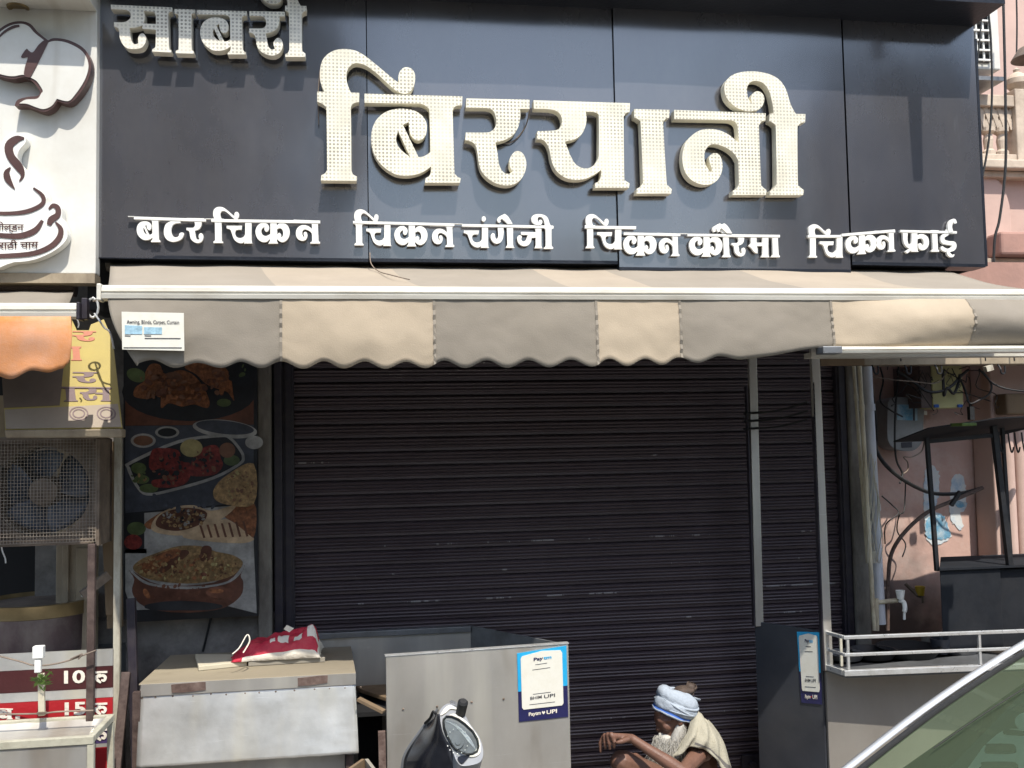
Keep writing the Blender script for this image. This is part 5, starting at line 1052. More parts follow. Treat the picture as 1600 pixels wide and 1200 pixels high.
# black metal stand on the right with a sheet roof
bs = thing('black_stall_frame', 'black steel stand with a bent sheet roof over a black box', 'stall frame', (3.0, 4.7, 1))
rp = [W(1396, 691, 4.75), W(1470, 689, 4.85), W(1548, 684, 4.9), W(1640, 662, 4.9), W(1640, 650, 4.35), W(1560, 654, 4.35), W(1450, 670, 4.4)]
g = MB(); g.add(rp+[p+Vector((0, 0, .006)) for p in rp], [tuple(range(7)), tuple(range(13, 6, -1))]+[(i, (i+1) % 7, 7+(i+1) % 7, 7+i) for i in range(7)]); g.build('roof_sheet', 'boxblack', bs)
for (a, b, c, d, Y, wd) in ((1448, 682, 1464, 892, 4.7, .020), (1552, 664, 1578, 886, 4.6, .027), (1566, 668, 1580, 885, 4.75, .016)):
    g = MB(); g.beam(W(a, b, Y), W(c, d, Y), wd, wd, (0, 1, 0)); g.build('leg', 'black', bs)
g = MB(); g.beam(W(1450, 690, 4.7), W(1556, 680, 4.6), .02, .02); g.build('cross_bar', 'black', bs)
g = MB(); g.beam(W(1500, 768, 4.68), W(1486, 790, 4.68), .018, .018); g.build('bracket', 'black', bs)
g = MB(); z1_ = W(1500, 890, 4.6).z; z0_ = W(1500, 985, 4.6).z; x0_ = W(1470, 930, 4.6).x; zq = z0_-.1; g.hexa([(x0_, 4.6, zq), (x0_+.34, 4.6, zq), (x0_+.44, 5.0, zq), (x0_*1.092, 5.0, zq), (x0_, 4.6, z1_), (x0_+.34, 4.6, z1_), (x0_+.44, 5.0, z1_), (x0_*1.092, 5.0, z1_)]); g.box(x0_+.345, 4.2, 4.62, 5.0, zq, z1_-.01); g.build('black_box', 'boxblack', bs, bevel=.004)
g = MB(); g.hexa([(x0_-.01, 4.585, z1_+.001), (4.2, 4.585, z1_+.001), (4.2, 5.0, z1_+.001), (x0_*1.09, 5.0, z1_+.001), (x0_-.01, 4.585, z1_+.012), (4.2, 4.585, z1_+.012), (4.2, 5.0, z1_+.012), (x0_*1.09, 5.0, z1_+.012)]); g.build('box_lid', 'boxblack', bs)
g = MB(); c = W(1505, 664, 4.35); g.box(c.x-.04, c.x+.04, 4.3, 4.4, c.z-.006, c.z+.01); tag(g.build('green_cloth', 'green', bevel=.004), 'scrap of green plastic on the bent sheet roof', 'scrap')
for px in (1563, 1578, 1588, 1599):
    c = W(px, 690, 4.7); g = MB(); g.tube(catm([c+Vector((-.008, 0, .05)), c+Vector((-.004, 0, .0)), c+Vector((.004, 0, -.05)), c+Vector((.012, 0, -.055)), c+Vector((.02, 0, -.03))]), .0045, 6); g.build('hook', 'black', bs)
# ================================================================== BUILDING BEYOND, TOP RIGHT
YG = 6.6
pb = thing('pink_building', 'pale pink old building with a carved balcony beyond the black sign', 'building', (4.2, YG, 0))
zb1 = W(1560, 252, YG).z
g = MB(); g.box(2.6, 9, YG+.02, YG+.3, 2.9, zb1); g.build('lower_wall', 'pinkfar', pb)
g = MB(); g.box(2.6, 9, YG+1.0, YG+1.2, zb1, 9); g.build('upper_wall', 'pinkfar', pb)
gp = PY(YG-.0); ap = [(1500, 415)]+[(1540+44*math.cos(a)-4, 345-75*math.sin(a)) for a in [math.pi*.5-i*.157 for i in range(11)]]+[(1582, 415)]
g = MB(); g.trace(gp, [ap], .06, .04); g.build('arch_panel', 'pinkfar', pb, bevel=.01)
g = MB(); z0, z1 = W(1560, 262, YG-.15).z, W(1560, 248, YG-.15).z; g.box(2.6, 9, YG-.15, YG+.3, z0, z1); g.box(2.6, 9, YG-.08, YG+.02, z0-.05, z0-.002); g.build('ledge', 'stone', pb, bevel=.01)
g = MB(); z2, z3, z4 = W(1560, 242, YG).z, W(1560, 168, YG).z, W(1560, 150, YG).z
xa, xb = W(1500, 200, YG).x, W(1583, 200, YG).x
g.box(xa, xb, YG-.03, YG+.1, z3, z4); g.box(xa, xb, YG-.03, YG+.1, z1+.001, z2); g.box(xb, xb+.12, YG-.04, YG+.12, z1+.001, z4+.05); g.build('parapet', 'stone', pb, bevel=.008)
g = MB(); n = 8
for i in range(n):                                                        # lattice: diamonds above, little columns below
    x = xa+(xb-xa)*(i+.5)/n; hw = (xb-xa)/n/2; zm = z2+(z3-z2)*.55; zc_ = (zm+z3)/2
    for sgn in (-1, 1):
        g.beam((x-hw, YG+.03+sgn*.002, zc_-sgn*(z3-zm)/2), (x+hw, YG+.03+sgn*.002, zc_+sgn*(z3-zm)/2), .035, .05, (0, 1, 0))
    if i % 2 == 0: g.lathe((x, YG+.03, z2), [(.05, 0), (.05, .03), (.03, .05), (.038, .12), (.03, (zm-z2)*.8), (.055, (zm-z2)*.9), (.055, zm-z2+.01)], 12)
g.build('lattice', 'stone', pb)
g = MB(); c = W(1595, 138, YG); g.lathe((c.x, YG+.04, c.z-.06), [(.07, 0), (.07, .04), (.04, .05), (.085, .1), (.085, .14), (.05, .18), (.02, .20), (.025, .22), (0, .24)], 18); g.build('finial', 'stone', pb, smooth=True)
g = MB(); p0, p1 = W(1565, 398, YG-.2), W(1640, 362, YG-.2); g.box(p0.x, p1.x, YG-.2, YG+.02, p0.z, p1.z); g.build('bracket_block', 'pink', pb, bevel=.02)
g = MB(); p0, p1 = W(1500, 403, YG-.1), W(1640, 396, YG-.1); g.box(p0.x, p1.x+.4, YG-.1, YG+.02, p0.z-.03, p0.z); g.build('string_course', 'stone', pb)
ac = thing('air_conditioner', 'white outdoor air conditioner unit with a grille behind the sign corner', 'air conditioner', W(1540, 110, 6.4))
c0, c1 = W(1480, 104, 6.4), W(1562, 14, 6.4)
g = MB(); g.box(c0.x, c1.x, 6.42, 6.8, c0.z, c1.z+.2); g.build('case', 'wboard', ac, bevel=.01)
g = MB(); g.box(c0.x+.02, c1.x-.09, 6.41, 6.418, c0.z+.05, c1.z+.1); g.build('opening', 'dark', ac)
g = MB(); xx = c0.x+.02
while xx < c1.x-.09: g.box(xx, xx+.012, 6.395, 6.409, c0.z+.05, c1.z+.1); xx += .055
z_ = c0.z+.05
while z_ < c1.z+.1: g.box(c0.x+.02, c1.x-.09, 6.38, 6.394, z_, z_+.012); z_ += .075
g.build('grille', 'white', ac)
g = MB(); a, b = W(1500, 125, 6.4), W(1566, 112, 6.4); g.box(a.x, b.x, 6.38, 6.8, a.z, a.z+.03); g.build('bracket', 'steeldark', ac)
g = MB(); c = W(1612, 92, 5.6); g.lathe((c.x, 5.6, c.z), [(0, .10), (.03, .095), (.08, .07), (.125, .0), (.118, .0), (.07, .05), (0, .07)], 22); g.tube([(c.x, 5.6, c.z+.095), (c.x, 5.6, c.z+.5)], .012, 8); tag(g.build('hanging_lamp', 'grime', smooth=True), 'dark domed street lamp shade cut by the right edge', 'lamp')
for i, (lab, pts, r, Y) in enumerate([('longest black cable hanging free in front of the pink building', [(1567, -20), (1569, 60), (1571, 160), (1571, 260), (1562, 340), (1554, 375), (1552, 440)], .008, 5.2), ('black cable hanging close to the sign edge by the carved balcony', [(1543, 8), (1548, 60), (1550, 140), (1547, 200), (1541, 245), (1533, 285)], .006, 4.8),
        ('short thin wire dangling from the hood corner', [(1534, 22), (1531, 60), (1527, 100), (1525, 118)], .004, 4.7), ('thin dark cable high beside the domed lamp', [(1588, -10), (1589, 40), (1588, 100)], .006, 6.2)]):
    g = MB(); g.tube(catm([W(a, b, Y) for a, b in pts], 6), r, 7); tag(g.build('hanging_cable', 'rubber', smooth=True), lab, 'cable', 'cables right of the sign')
# ================================================================== SEATED MAN
def K_(cx, cy, Y): return W(900+cx/5.3333, 1040+cy/5.3333, Y)
man = thing('person', 'thin bearded man in pale blue turban and cream shawl sitting by the shutter', 'person', K_(1000, 1150, 4.6))
b = MB()
pel = K_(1010, 1120, 4.62); hip1, hip2 = K_(1000, 1110, 4.50), K_(960, 1110, 4.76)
che = K_(960, 800, 4.56); nk0, nk1 = K_(930, 650, 4.53), K_(880, 520, 4.50)
b.caps(pel, K_(990, 960, 4.58), .14, .12, 14); b.caps(K_(990, 960, 4.58), che, .12, .125, 14); b.caps(che, K_(950, 700, 4.54), .125, .09, 14)
sn, sf = K_(1050, 705, 4.42), K_(850, 690, 4.70)
b.caps(sn, sf, .055, .055); b.caps(nk0, nk1, .055, .05)
hc = K_(828, 385, 4.49); b.ball(hc, .088, .075, .095, 14)                  # skull
b.caps(K_(790, 470, 4.49), K_(765, 560, 4.49), .062, .045); b.ball(K_(735, 430, 4.49), .048, .055, .06); b.caps(K_(690, 375, 4.47), K_(690, 375, 4.51), .022, .022)
b.caps(K_(700, 455, 4.465), K_(700, 455, 4.515), .016, .016)                 # brow
b.caps(K_(693, 465, 4.487), K_(684, 528, 4.487), .0085, .0135); b.ball(K_(690, 532, 4.477), .009, .008, .007, 6); b.ball(K_(690, 532, 4.497), .009, .008, .007, 6)
b.ball(K_(762, 510, 4.443), .024, .016, .02, 8); b.ball(K_(740, 515, 4.53), .022, .016, .02, 8); b.caps(K_(700, 580, 4.47), K_(700, 580, 4.50), .010, .010)
b.ball(K_(868, 455, 4.415), .018, .010, .03, 8); b.caps(K_(715, 470, 4.452), K_(790, 455, 4.425), .009, .008)
el, wr = K_(892, 888, 4.24), K_(462, 606, 4.31)
b.caps(sn, el, .043, .033); b.caps(el, el+(wr-el)*.3, .032, .0315); b.caps(el+(wr-el)*.3, el+(wr-el)*.75, .0315, .0225); b.caps(el+(wr-el)*.75, wr, .0225, .0205)
kn = K_(255, 585, 4.30)
pal = [K_(300, 585, 4.27), K_(285, 590, 4.29), K_(270, 597, 4.312), K_(262, 607, 4.333)]
for p in pal: b.caps(wr+(p-wr)*.12, p, .020, .0135, 8)
F = [[(300, 588, 4.27), (322, 640, 4.262), (318, 680, 4.268)], [(268, 590, 4.288), (275, 645, 4.28), (282, 694, 4.285)], [(240, 596, 4.31), (240, 640, 4.305), (245, 686, 4.308)], [(225, 605, 4.332), (202, 645, 4.335), (205, 715, 4.335)]]
for f in F:
    q_ = [K_(*p) for p in f]; b.caps(q_[0]+(q_[0]-q_[1])*.25, q_[0], .0125, .0115, 8); b.caps(q_[0], q_[1], .0115, .0095, 8); b.caps(q_[1], q_[2], .0095, .0075, 8)
q_ = [K_(430, 612, 4.265), K_(380, 632, 4.245), K_(345, 640, 4.245)]; b.caps(q_[0], q_[1], .015, .0115, 8); b.caps(q_[1], q_[2], .0115, .008, 8)
k1, k2 = K_(385, 805, 4.36), K_(520, 845, 4.66)
b.caps(hip1, k1, .075, .056); b.caps(hip2, k2, .075, .056)
a1 = Vector((k1.x+.14, k1.y+.02, .20)); a2 = Vector((k2.x+.12, k2.y, .20))
for k, a in ((k1, a1), (k2, a2)):
    b.caps(k, k+(a-k)*.35, .054, .050); b.caps(k+(a-k)*.35, a, .05, .034); f = a+Vector((-.16, -.01, -.05)); b.caps(a, a+Vector((.03, 0, -.04)), .034, .034); b.caps(a+Vector((0, 0, -.03)), f, .034, .026)
    for i in range(5): b.caps(f+Vector((0, (i-2)*.016, 0)), f+Vector((-.035+.004*abs(i-1), (i-2)*.018, -.012)), .011, .009, 8)
wr2 = K_(495, 770, 4.50); e2 = K_(700, 950, 4.72); b.caps(sf, e2, .043, .036); b.caps(e2, wr2, .034, .024)
for i in range(4): b.caps(wr2, wr2+Vector((-.055, (i-1.5)*.018, -.012)), .017, .012, 8); b.caps(wr2+Vector((-.055, (i-1.5)*.018, -.012)), wr2+Vector((-.085, (i-1.5)*.019, -.035)), .0115, .008, 8)
b.caps(wr2, wr2+Vector((-.035, -.04, .012)), .013, .010, 8); b.caps(wr2+Vector((-.035, -.04, .012)), wr2+Vector((-.06, -.042, .0)), .010, .008, 8)
body = b.build('body', 'skin', man, smooth='all')
q = body.modifiers.new('skin', 'REMESH'); q.mode = 'VOXEL'; q.voxel_size = .0042; q.use_smooth_shade = True
q = body.modifiers.new('soft', 'SMOOTH'); q.factor = .5; q.iterations = 5
# beard
g = MB(); rb = random.Random(11)
g.caps(K_(785, 640, 4.475), K_(745, 745, 4.45), .050, .024); g.caps(K_(868, 500, 4.43), K_(838, 610, 4.435), .020, .030); g.caps(K_(712, 618, 4.478), K_(690, 690, 4.470), .028, .020); g.caps(K_(748, 625, 4.458), K_(732, 740, 4.44), .032, .020); g.caps(K_(800, 620, 4.53), K_(750, 690, 4.5), .04, .03)
jaw = catm([K_(893, 470, 4.425), K_(880, 540, 4.415), (K_(845, 600, 4.41)), K_(790, 610, 4.415), K_(735, 605, 4.43), K_(690, 590, 4.455), K_(680, 600, 4.50)], 10)
for k in range(1500):
    s = jaw[rb.randrange(len(jaw))]+Vector((rb.gauss(0, .008), rb.uniform(-.004, .03), -abs(rb.gauss(0, .028)))); l = rb.uniform(.05, .125)
    d = Vector((-.22+rb.gauss(0, .14), rb.gauss(-.02, .15), -1)).normalized(); m1 = s+d*l*.5+Vector((rb.gauss(0, .004), -.008, 0)); e = s+d*l+Vector((rb.gauss(0, .01), .012, 0))
    g.tube([s, m1, e], [.0012, .0015, .0004], 3, False)
for k in range(200):
    s = K_(690+rb.random()*36, 560+rb.random()*10, 4.462+rb.random()*.03); e = s+Vector((rb.gauss(.0, .010), -.010, -rb.uniform(.015, .035))); g.tube([s, e], [.0015, .0005], 4, False)
g.build('beard', 'beard', man, smooth='all')
# turban: a stack of rings wound about a tilted axis
e1 = (K_(960, 440, 4.49)-K_(650, 310, 4.49)).normalized(); e3 = (K_(830+130, 380-310, 4.49)-K_(830, 380, 4.49)).normalized(); e2_ = e1.cross(e3).normalized()
ctr = K_(812, 378, 4.49)
def ring(h, ra, rb_, off=0, wv=.0, n=48, ph=0):
    o = []
    for i in range(n):
        a = 2*math.pi*i/n; v = Vector((math.cos(a), math.sin(a), h*14+ph)); k = 1+wv*noise.noise(v*2.3)+wv*.5*noise.noise(v*6)
        o.append(ctr+e1*(ra*math.cos(a)*k+off)+e2_*(rb_*math.sin(a)*k)+e3*(h+.018*math.sin(a*1+1)*wv*6+.008*noise.noise(v*1.7+Vector((5, 0, 0)))))
    o.append(o[0]); return o
g = MB(); hs = [(-.022, .092, .082, 0), (-.020, .099, .089, 0), (-.012, .1005, .0905, 0), (-.011, .098, .088, 0), (-.002, .0985, .0885, 0), (.000, .102, .093, 0), (.014, .105, .096, 0), (.03, .107, .098, .0), (.042, .104, .095, .0), (.045, .100, .092, 0), (.052, .106, .096, -.004), (.068, .102, .092, -.010), (.082, .092, .084, -.016), (.094, .075, .07, -.022), (.10, .055, .05, -.026), (.094, .04, .035, -.028)]
g.sheet([ring(h, a, c, o, .055) for h, a, c, o in hs])
for f_i in range(len(g.f)):
    g.m[f_i] = 1 if f_i//48 in (2, 3) else 0
tb = g.build('turban', ['turban', 'blue'], man, smooth='all')
g = MB(); rb = random.Random(2)
for k in range(9):
    a0 = rb.uniform(0, 6.28); h0 = rb.uniform(.005, .07); pts = []
    for i in range(12):
        a = a0+i*.22; h = h0+.035*i/11*(1 if k % 2 else -1); kk = 1-.10*max(0, (h-.05)/.05); pts.append(ctr+e1*(.103*math.cos(a)*kk)+e2_*(.094*math.sin(a)*kk)+e3*h)
    g.tube(catm(pts, 3), [.0015+.0055*math.sin(math.pi*i/33) for i in range(34)], 6)
g.build('fold', 'turban', tb, smooth='all')
g = MB(); bc = K_(952, 190, 4.50)
g.ball(bc, .026, .024, .026, 10); g.ball(K_(900, 205, 4.50), .05, .045, .022, 10); g.caps(K_(925, 215, 4.5), bc, .024, .02)
for k in range(60):
    d = Vector((rb.gauss(0, 1), rb.gauss(0, 1), rb.gauss(0, 1))).normalized(); t = d.orthogonal().normalized(); g.tube([bc+d*.024, bc+d*.028+t*.014, bc+d*.022+t*.026], [.003, .003, .001], 4, False)
g.build('hair_bun', 'hair', man, smooth='all')
# shawl
cols = [[(985, 388, 4.49), (935, 520, 4.40), (880, 650, 4.35), (803, 778, 4.33)], [(998, 372, 4.47), (985, 490, 4.385), (962, 585, 4.345), (925, 700, 4.33)], [(1030, 390, 4.455), (1052, 500, 4.37), (1060, 600, 4.335), (1040, 690, 4.325)],
        [(1062, 430, 4.455), (1120, 540, 4.38), (1145, 660, 4.345), (1165, 775, 4.34)], [(1085, 455, 4.48), (1165, 560, 4.42), (1222, 680, 4.39), (1240, 900, 4.37)], [(1105, 460, 4.56), (1185, 560, 4.53), (1262, 740, 4.51), (1308, 940, 4.48)], [(1080, 450, 4.66), (1150, 560, 4.70), (1230, 740, 4.70), (1270, 940, 4.68)]]
cc = [catm([K_(*p) for p in c], 6) for c in cols]; rowsS = []
for i in range(len(cc[0])): rowsS.append(catm([c[i] for c in cc], 6))
for i, r in enumerate(rowsS):
    for j, p in enumerate(r):
        r[j] = p+Vector((0, -.018*noise.noise(Vector((j*.25, i*.12, 1)))-.015*math.sin(j*.9+i*.25)*(i/18)-.008*noise.noise(Vector((j*.7, i*.3, 3))), .006*noise.noise(Vector((j*.3, i*.3, 4)))))
g = MB(); g.sheet(rowsS)
nn = len(rowsS[0])-1
for k in range(len(g.f)):
    if k//nn == 15 and 8 < k % nn: g.m[k] = 1
g.build('shawl', ['shawl', 'shawlband'], man, smooth='all', solid=.005)
g = MB(); rr = [[K_(560+i*70, 855+14*math.sin(i*1.3)+j*60, 4.38+.06*j+.03*math.sin(i+j)) for i in range(8)] for j in range(5)]
g.sheet([catm(r, 4) for r in rr]); g.build('lap_cloth', 'shawl', man, smooth='all', solid=.006)
g = MB(); s0 = pel; g.lathe((s0.x, s0.y, .125), [(0, 0), (.15, 0), (.15, .02), (.15, max(.05, s0.z-.125-.135)), (0, max(.05, s0.z-.125-.135))], 16); tag(g.build('low_stool', 'wood', bevel=.01), 'low round wooden stool under the sitting man', 'stool')
# ================================================================== SCOOTER
YSc = 3.35
sco = thing('parked_scooter', 'black scooter with a silver rimmed headlamp parked before the steel counter', 'scooter', (.28, YSc+.3, 0))
Q = (560, 960, 1600/360)
def sp2(px, py, dy=0): return W(px, py, YSc+dy)
hp = plane3(W(690, 1120, YSc+.10), W(755, 1180, YSc-.02), W(690, 1190, YSc-.05))
rimo = crop("560,690 585,640 630,618 680,645 735,690 775,760 840,850 868,950 850,1020 790,1045 720,1050 680,1015 650,940 600,850 570,770", *Q); lens = crop("590,730 620,705 680,720 740,760 810,830 835,900 825,950 780,970 730,965 670,930 630,870 600,800", *Q)
g = MB(); g.trace(hp, rimo, .10); hl = g.build('headlamp_housing', 'greyplastic', sco, bevel=.010)
g = MB(); g.trace(hp, crop("630,700 670,690 740,735 790,790 840,870 848,950 815,985 770,985 800,960 835,900 810,830 740,760 680,720 620,705c", *Q), .004, .006); g.trace(hp, crop("570,700 600,650 640,630 690,660 640,655 610,680", *Q), .004, .006); g.build('bright_trim', 'bar', hl)
g = MB(); q_ = [hp.hit(a, b_, .010) for a, b_ in lens[0][::3]]; g.tube(q_+[q_[0]], .0035, 6); g.build('lens_seal', 'rubber', hl, smooth=True)
g = MB(); g.trace(hp, lens, .006, .004); g.build('reflector', 'steeldark', hl)
g = MB()
for i in range(6): g.trace(hp, amap([stroke([(610+i*13, 740+i*4, 2), (690+i*16, 790+i*13, 5), (770+i*9, 890+i*10, 2)])[0]], Q[0], Q[1], 1/Q[2]), .004, .006)
g.build('reflector_ribs', 'chrome', hl)
lc = amap(ell(690, 880, 46, 52, 24), Q[0], Q[1], 1/Q[2]); g = MB(); g.trace(hp, lc, .012, .012); g.build('bulb_ring', 'steeldark', hl, bevel=.004)
g = MB(); g.trace(hp, amap(ell(692, 885, 20, 22, 18), Q[0], Q[1], 1/Q[2]), .006, .016); g.build('bulb', 'steeldark', hl)
g = MB()
for i in range(16):
    a = 2*math.pi*i/16; c = hp.hit(Q[0]+(688+74*math.cos(a))/Q[2], Q[1]+(880+88*math.sin(a))/Q[2], .013); g.ball(c, .0022, .0022, .0022, 5)
g.build('lamp_beads', 'white', hl)
g = MB(); g.trace(hp, [smooth_loop([(a, b_, False) for a, b_ in lens[0][::4]], 3)], .004, .024); g.build('lens_cover', 'lens', hl)
g = MB(); g.trace(hp, crop("690,990 780,975 770,985 720,1035", *Q), .004, .006); g.build('badge_recess', 'plastic', hl)
# front apron, swept back from the lamp
edge = [(556, 660), (520, 700), (470, 760), (420, 830), (370, 900), (330, 970), (312, 1040), (300, 1200)]
inn = [(560, 690), (568, 760), (590, 840), (625, 900), (645, 950), (665, 1000), (690, 1050), (700, 1200)]
rows = []
for (a, b_), (c, d) in zip(edge, inn):
    A1_ = W(Q[0]+a/Q[2], Q[1]+b_/Q[2], YSc+.20); A2_ = W(Q[0]+c/Q[2], Q[1]+d/Q[2], YSc-.01)
    rows.append([A1_+(A2_-A1_)*(i/10)+Vector((-.012, -.05, 0))*math.sin(math.pi*i/10) for i in range(11)])
rows = [[catm([r[i] for r in rows], 3)[k] for i in range(11)] for k in range(22)]
g = MB(); g.sheet(rows); g.build('front_apron', 'plastic', sco, smooth='all', solid=.006)
g = MB(); g.tube([r[0]+Vector((-.003, -.006, 0)) for r in rows], .006, 8); g.build('apron_edge', 'steeldark', sco, smooth=True)
g = MB(); h0, h1, h2 = W(712, 1136, YSc+.16), W(719, 1118, YSc+.12), W(724, 1095, YSc+.08); g.tube([h0, h1, h1+(h2-h1)*.9, h2], [.015, .0175, .0185, .012], 12); g.build('handle_grip', 'rubber', sco, smooth=True)
g = MB(); g.tube([h0, W(690, 1150, YSc+.2), W(672, 1158, YSc+.24)], .012, 10); g.build('handlebar', 'black', sco, smooth=True)
g = MB(); g.trace(Pl(h0, (0, -1, 0)), crop("640,625 690,635 740,700 745,750 700,690", *Q), .05, .0); g.build('switch_cowl', 'silverplastic', sco, bevel=.006)
g = MB(); g.tube(catm([W(683, 1118, YSc+.1), W(677, 1112, YSc+.1), W(672, 1122, YSc+.14), W(664, 1130, YSc+.18)]), .005, 6); g.build('brake_cable', 'rubber', sco)
# the rest of the scooter, below the picture
wx, wy = W(735, 1200, YSc).x, YSc-.10
for nm, (x, y) in (('front_wheel', (wx, wy)), ('rear_wheel', (wx-.35, wy+1.0))):
    ax = Vector((.94, .33, 0)); g = MB(); g.lathe((x, y, .22), [(.13, -.04), (.19, -.05), (.22, -.02), (.22, .02), (.19, .05), (.13, .04)], 28, ax); t_ = g.build(nm, 'rubber', sco, smooth=True)
    g = MB(); g.lathe((x, y, .22), [(0, -.03), (.05, -.03), (.05, -.01), (.128, -.03), (.128, .03), (.05, .01), (0, .03)], 22, ax); g.build('rim', 'steel', t_, smooth=True)
g = MB(); g.tube([(wx, wy, .26), (wx-.02, wy+.12, .9)], .03, 10); g.build('fork', 'black', sco)
g = MB(); g.box(wx-.32, wx+.02, wy+.3, wy+.62, .26, .32); g.build('foot_board', 'plastic', sco, bevel=.02)
g = MB(); g.caps((wx-.20, wy+.52, .62), (wx-.40, wy+.64, .62), .10, .10); g.caps((wx-.22, wy+.56, .45), (wx-.36, wy+.9, .48), .14, .12); g.build('rear_body', 'plastic', sco, smooth=True)
# ================================================================== CAR
car = thing('parked_car', 'silver car with green tinted windscreen parked at the lower right', 'car', (2.3, 2.1, 0))
Yf, Yn = 2.78, 1.42
p1, p2 = W(1316, 1216, Yf), W(1640, 990, Yf)
wd_ = Vector((0, Yn-Yf, 0))
def wsc(s, t):   # windscreen: s from cowl to roof, t from far to near side
    p = p1+(p2-p1)*s; bul = .06*math.sin(math.pi*t); return p+wd_*t+Vector((-bul*.8, 0, bul*.5+.02*math.sin(math.pi*s)))
g = MB(); g.sheet([[wsc(i/10, .035+.93*j/12) for j in range(13)] for i in range(11)]); g.build('windscreen', 'carglass', car, smooth='all')
for t_, nm in ((0, 'far'), (1, 'near')):
    o = Vector((0, .02 if t_ == 0 else -.02, 0)); g = MB(); P = [wsc(i/10, t_)+o+Vector((-.004, 0, .006)) for i in range(11)]
    g.sheet([[p+Vector(d) for p in P] for d in ((0, -.014, -.008), (-.002, -.011, .002), (-.003, 0, .004), (-.002, .011, .002), (0, .014, -.008), (0, -.014, -.008))]); g.build('windscreen_pillar', 'carpaint', car, smooth='all')
    g = MB(); P = [wsc(i/10, .022 if t_ == 0 else .978) for i in range(11)]; g.tube(P, .010, 8); g.build('windscreen_seal', 'rubber', car, smooth=True)
top0, top1 = wsc(1, 0), wsc(1, 1)
rows = []
for i in range(9):
    x = top0.x+1.75*i/8; rows.append([Vector((x, Yf+.02+(Yn-Yf-.04)*j/10, top0.z+.02+.06*math.sin(math.pi*j/10)+.05*math.sin(math.pi*i/8)-.12*(i/8)**2)) for j in range(11)])
g = MB(); g.sheet(rows); g.build('roof', 'carpaint', car, smooth='all', solid=.02)
zS = p1.z-.06
for sy, nm in ((Yf+.06, 0), (Yn-.06, 1)):
    sg = 1 if nm == 0 else -1
    pr_ = [(p1.x-1.15, .45), (p1.x-1.1, .72), (p1.x-.7, zS-.10), (p1.x-.05, zS), (top0.x+2.2, zS+.04), (top0.x+2.45, .9), (top0.x+2.4, .35), (p1.x-1.0, .28)]
    g = MB(); g.prism([pr_], lambda a, b_, w_: Vector((a, sy+sg*.0-sg*.10*w_, b_)), 1); g.build('body_side', 'carpaint', car, bevel=.03)
    g = MB(); fr_ = [(p1.x+.10, zS+.03), (top0.x+.10, top0.z-.03), (top0.x+1.2, top0.z-.02), (top0.x+1.75, zS+.06)]
    g.prism([fr_], lambda a, b_, w_: Vector((a, sy-sg*(.03+.005*w_)-sg*.04, b_)), 1); g.build('side_window', 'carglass', car)
    g = MB(); x = top0.x+.55; g.beam((x, sy-sg*.07, zS), (x+.05, sy-sg*.09, top0.z), .08, .03); g.build('door_pillar', 'black', car)
    for wx_ in (p1.x-.45, top0.x+1.75):
        g = MB(); g.lathe((wx_, sy-sg*.0+sg*.02, .30), [(.17, -.1), (.27, -.1), (.30, -.07), (.30, .07), (.27, .1), (.17, .1)], 30, (0, 1, 0)); tt_ = g.build('wheel', 'rubber', car, smooth=True)
        g = MB(); g.lathe((wx_, sy+sg*.02, .30), [(0, -.09), (.168, -.09), (.168, .09), (0, .09)], 22, (0, 1, 0)); g.build('rim', 'silverplastic', tt_)
rows = [[Vector((p1.x-.02-1.1*i/8, Yf+.04+(Yn-Yf-.08)*j/10, p1.z-.06-.10*(i/8)-.22*(i/8)**4+.05*math.sin(math.pi*j/10))) for j in range(11)] for i in range(9)]
g = MB(); g.sheet(rows); g.build('bonnet', 'carpaint', car, smooth='all', solid=.02)
g = MB(); g.box(p1.x-1.2, p1.x-1.08, Yn, Yf, .3, .72); g.build('bumper', 'carpaint', car, bevel=.05)
for yy in (Yn+.2, Yf-.2):
    g = MB(); g.ball((p1.x-1.1, yy, .66), .08, .14, .08); g.build('headlight', 'lens', car, smooth=True)
g = MB(); P = [wsc(.27+.46*i/8, .17+.02*i/8)+Vector((-.008, 0, .012)) for i in range(9)]; g.tube(P, .0016, 6); g.build('reflected_line', 'rubber', car, smooth=True)  # thin line laid on the glass in place of a reflected edge
k_ = [wsc(s_v, t_v)+Vector((-.006, 0, .010)) for s_v, t_v in ((.62, .24), (.72, .24), (.72, .30), (.62, .30))]; g = MB(); g.add(k_, [(0, 1, 2, 3)]); g.build('windscreen_sticker', 'stickwhite', car)
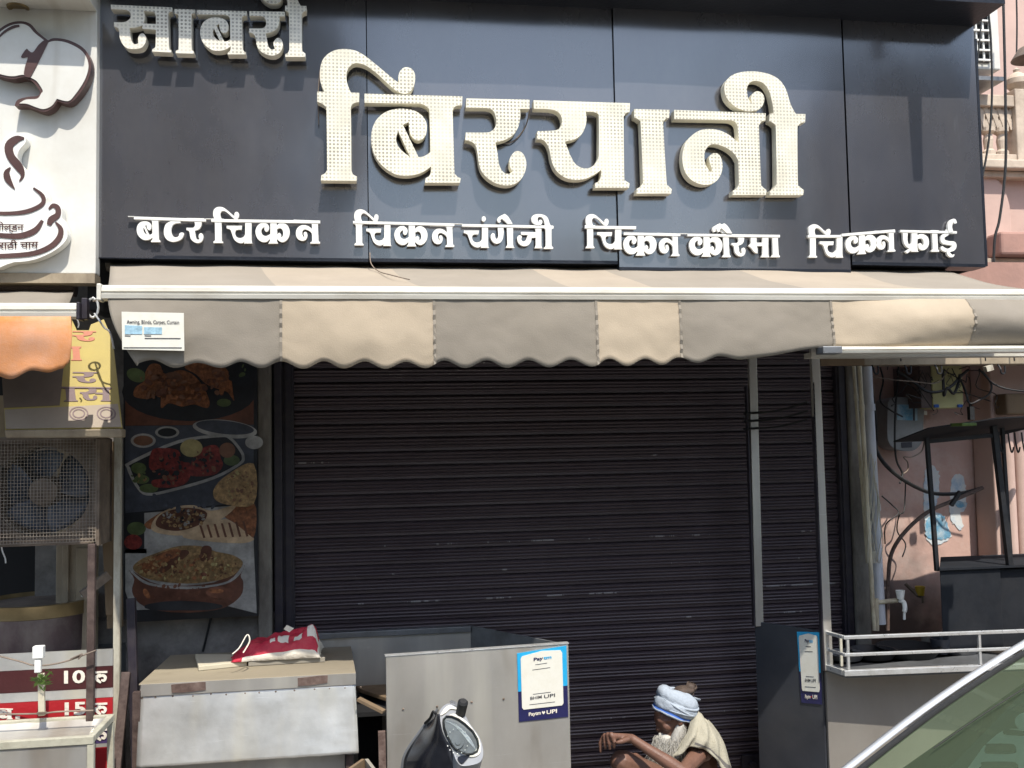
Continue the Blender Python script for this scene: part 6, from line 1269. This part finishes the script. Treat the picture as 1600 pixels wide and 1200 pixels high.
# inside: dashboard, steering wheel, seats, far door
g = MB(); rows = []
for i in range(7):
    s = i/6; rows.append([Vector((p1.x+.02+.42*s, Yf-.09+(Yn-Yf+.18)*j/12, p1.z-.075+.03*math.sin(math.pi*s)-.05*s+.02*math.sin(j*.9)*s)) for j in range(13)])
rows.append([p+Vector((.03, 0, -.12)) for p in rows[-1]]); rows.append([p+Vector((.0, 0, -.15)) for p in rows[-1]])
g.sheet(rows); g.build('dashboard', mat('dashboard_top', (.34, .37, .28), .7, 0, .1), car, smooth='all')
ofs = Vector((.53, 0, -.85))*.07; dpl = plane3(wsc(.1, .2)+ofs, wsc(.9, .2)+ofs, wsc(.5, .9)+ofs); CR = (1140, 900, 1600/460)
g = MB(); g.trace(dpl, crop("1190,1050c 1610,615c 1680,615c 1680,1050c", *CR), .01, 0); dc = g.build('reflection_panel', 'dashteal', car)  # windscreen reflection put into coloured shapes just under the glass
g = MB(); g.trace(dpl, crop("1290,1050c 1380,925c 1490,838 1620,832c 1640,1050c", *CR), .004, .006); g.trace(dpl, ell(*[CR[0]+1610/CR[2], CR[1]+790/CR[2]], 60/CR[2], 48/CR[2]), .004, .006); g.build('pale_reflection', 'dashpale', dc)  # pale shapes of the painted reflection
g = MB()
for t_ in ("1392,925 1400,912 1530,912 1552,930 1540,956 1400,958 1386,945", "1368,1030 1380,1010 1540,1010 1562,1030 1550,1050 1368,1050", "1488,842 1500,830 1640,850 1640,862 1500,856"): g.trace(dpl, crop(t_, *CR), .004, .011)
g.build('dark_reflection', 'dashteal', dc)  # dark bars of the painted reflection
g = MB(); c = Vector((p1.x+.58, Yf-.42, p1.z-.02)); ax = Vector((-.75, 0, .66)); u_ = ax.orthogonal().normalized(); v_ = ax.cross(u_)
g.tube([c+(u_*math.cos(a)+v_*math.sin(a))*.18 for a in [i*.2618 for i in range(25)]], .014, 8); g.tube([c-u_*.17, c+u_*.17], .014, 8); g.build('steering_wheel', 'rubber', car, smooth=True)
for yy in (Yf-.40, Yn+.40):
    g = MB(); g.box(p1.x+.95, p1.x+1.15, yy-.24, yy+.24, .45, 1.12); g.box(p1.x+1.0, p1.x+1.10, yy-.12, yy+.12, 1.14, 1.34); g.box(p1.x+.5, p1.x+1.0, yy-.24, yy+.24, .42, .56); g.build('seat', mat('seat_cloth', (.58, .60, .56), .9, 0, .1), car, bevel=.05)
g = MB(); g.box(p1.x, top0.x+2.2, Yn, Yf, .2, .3); g.build('floor_pan', 'black', car)
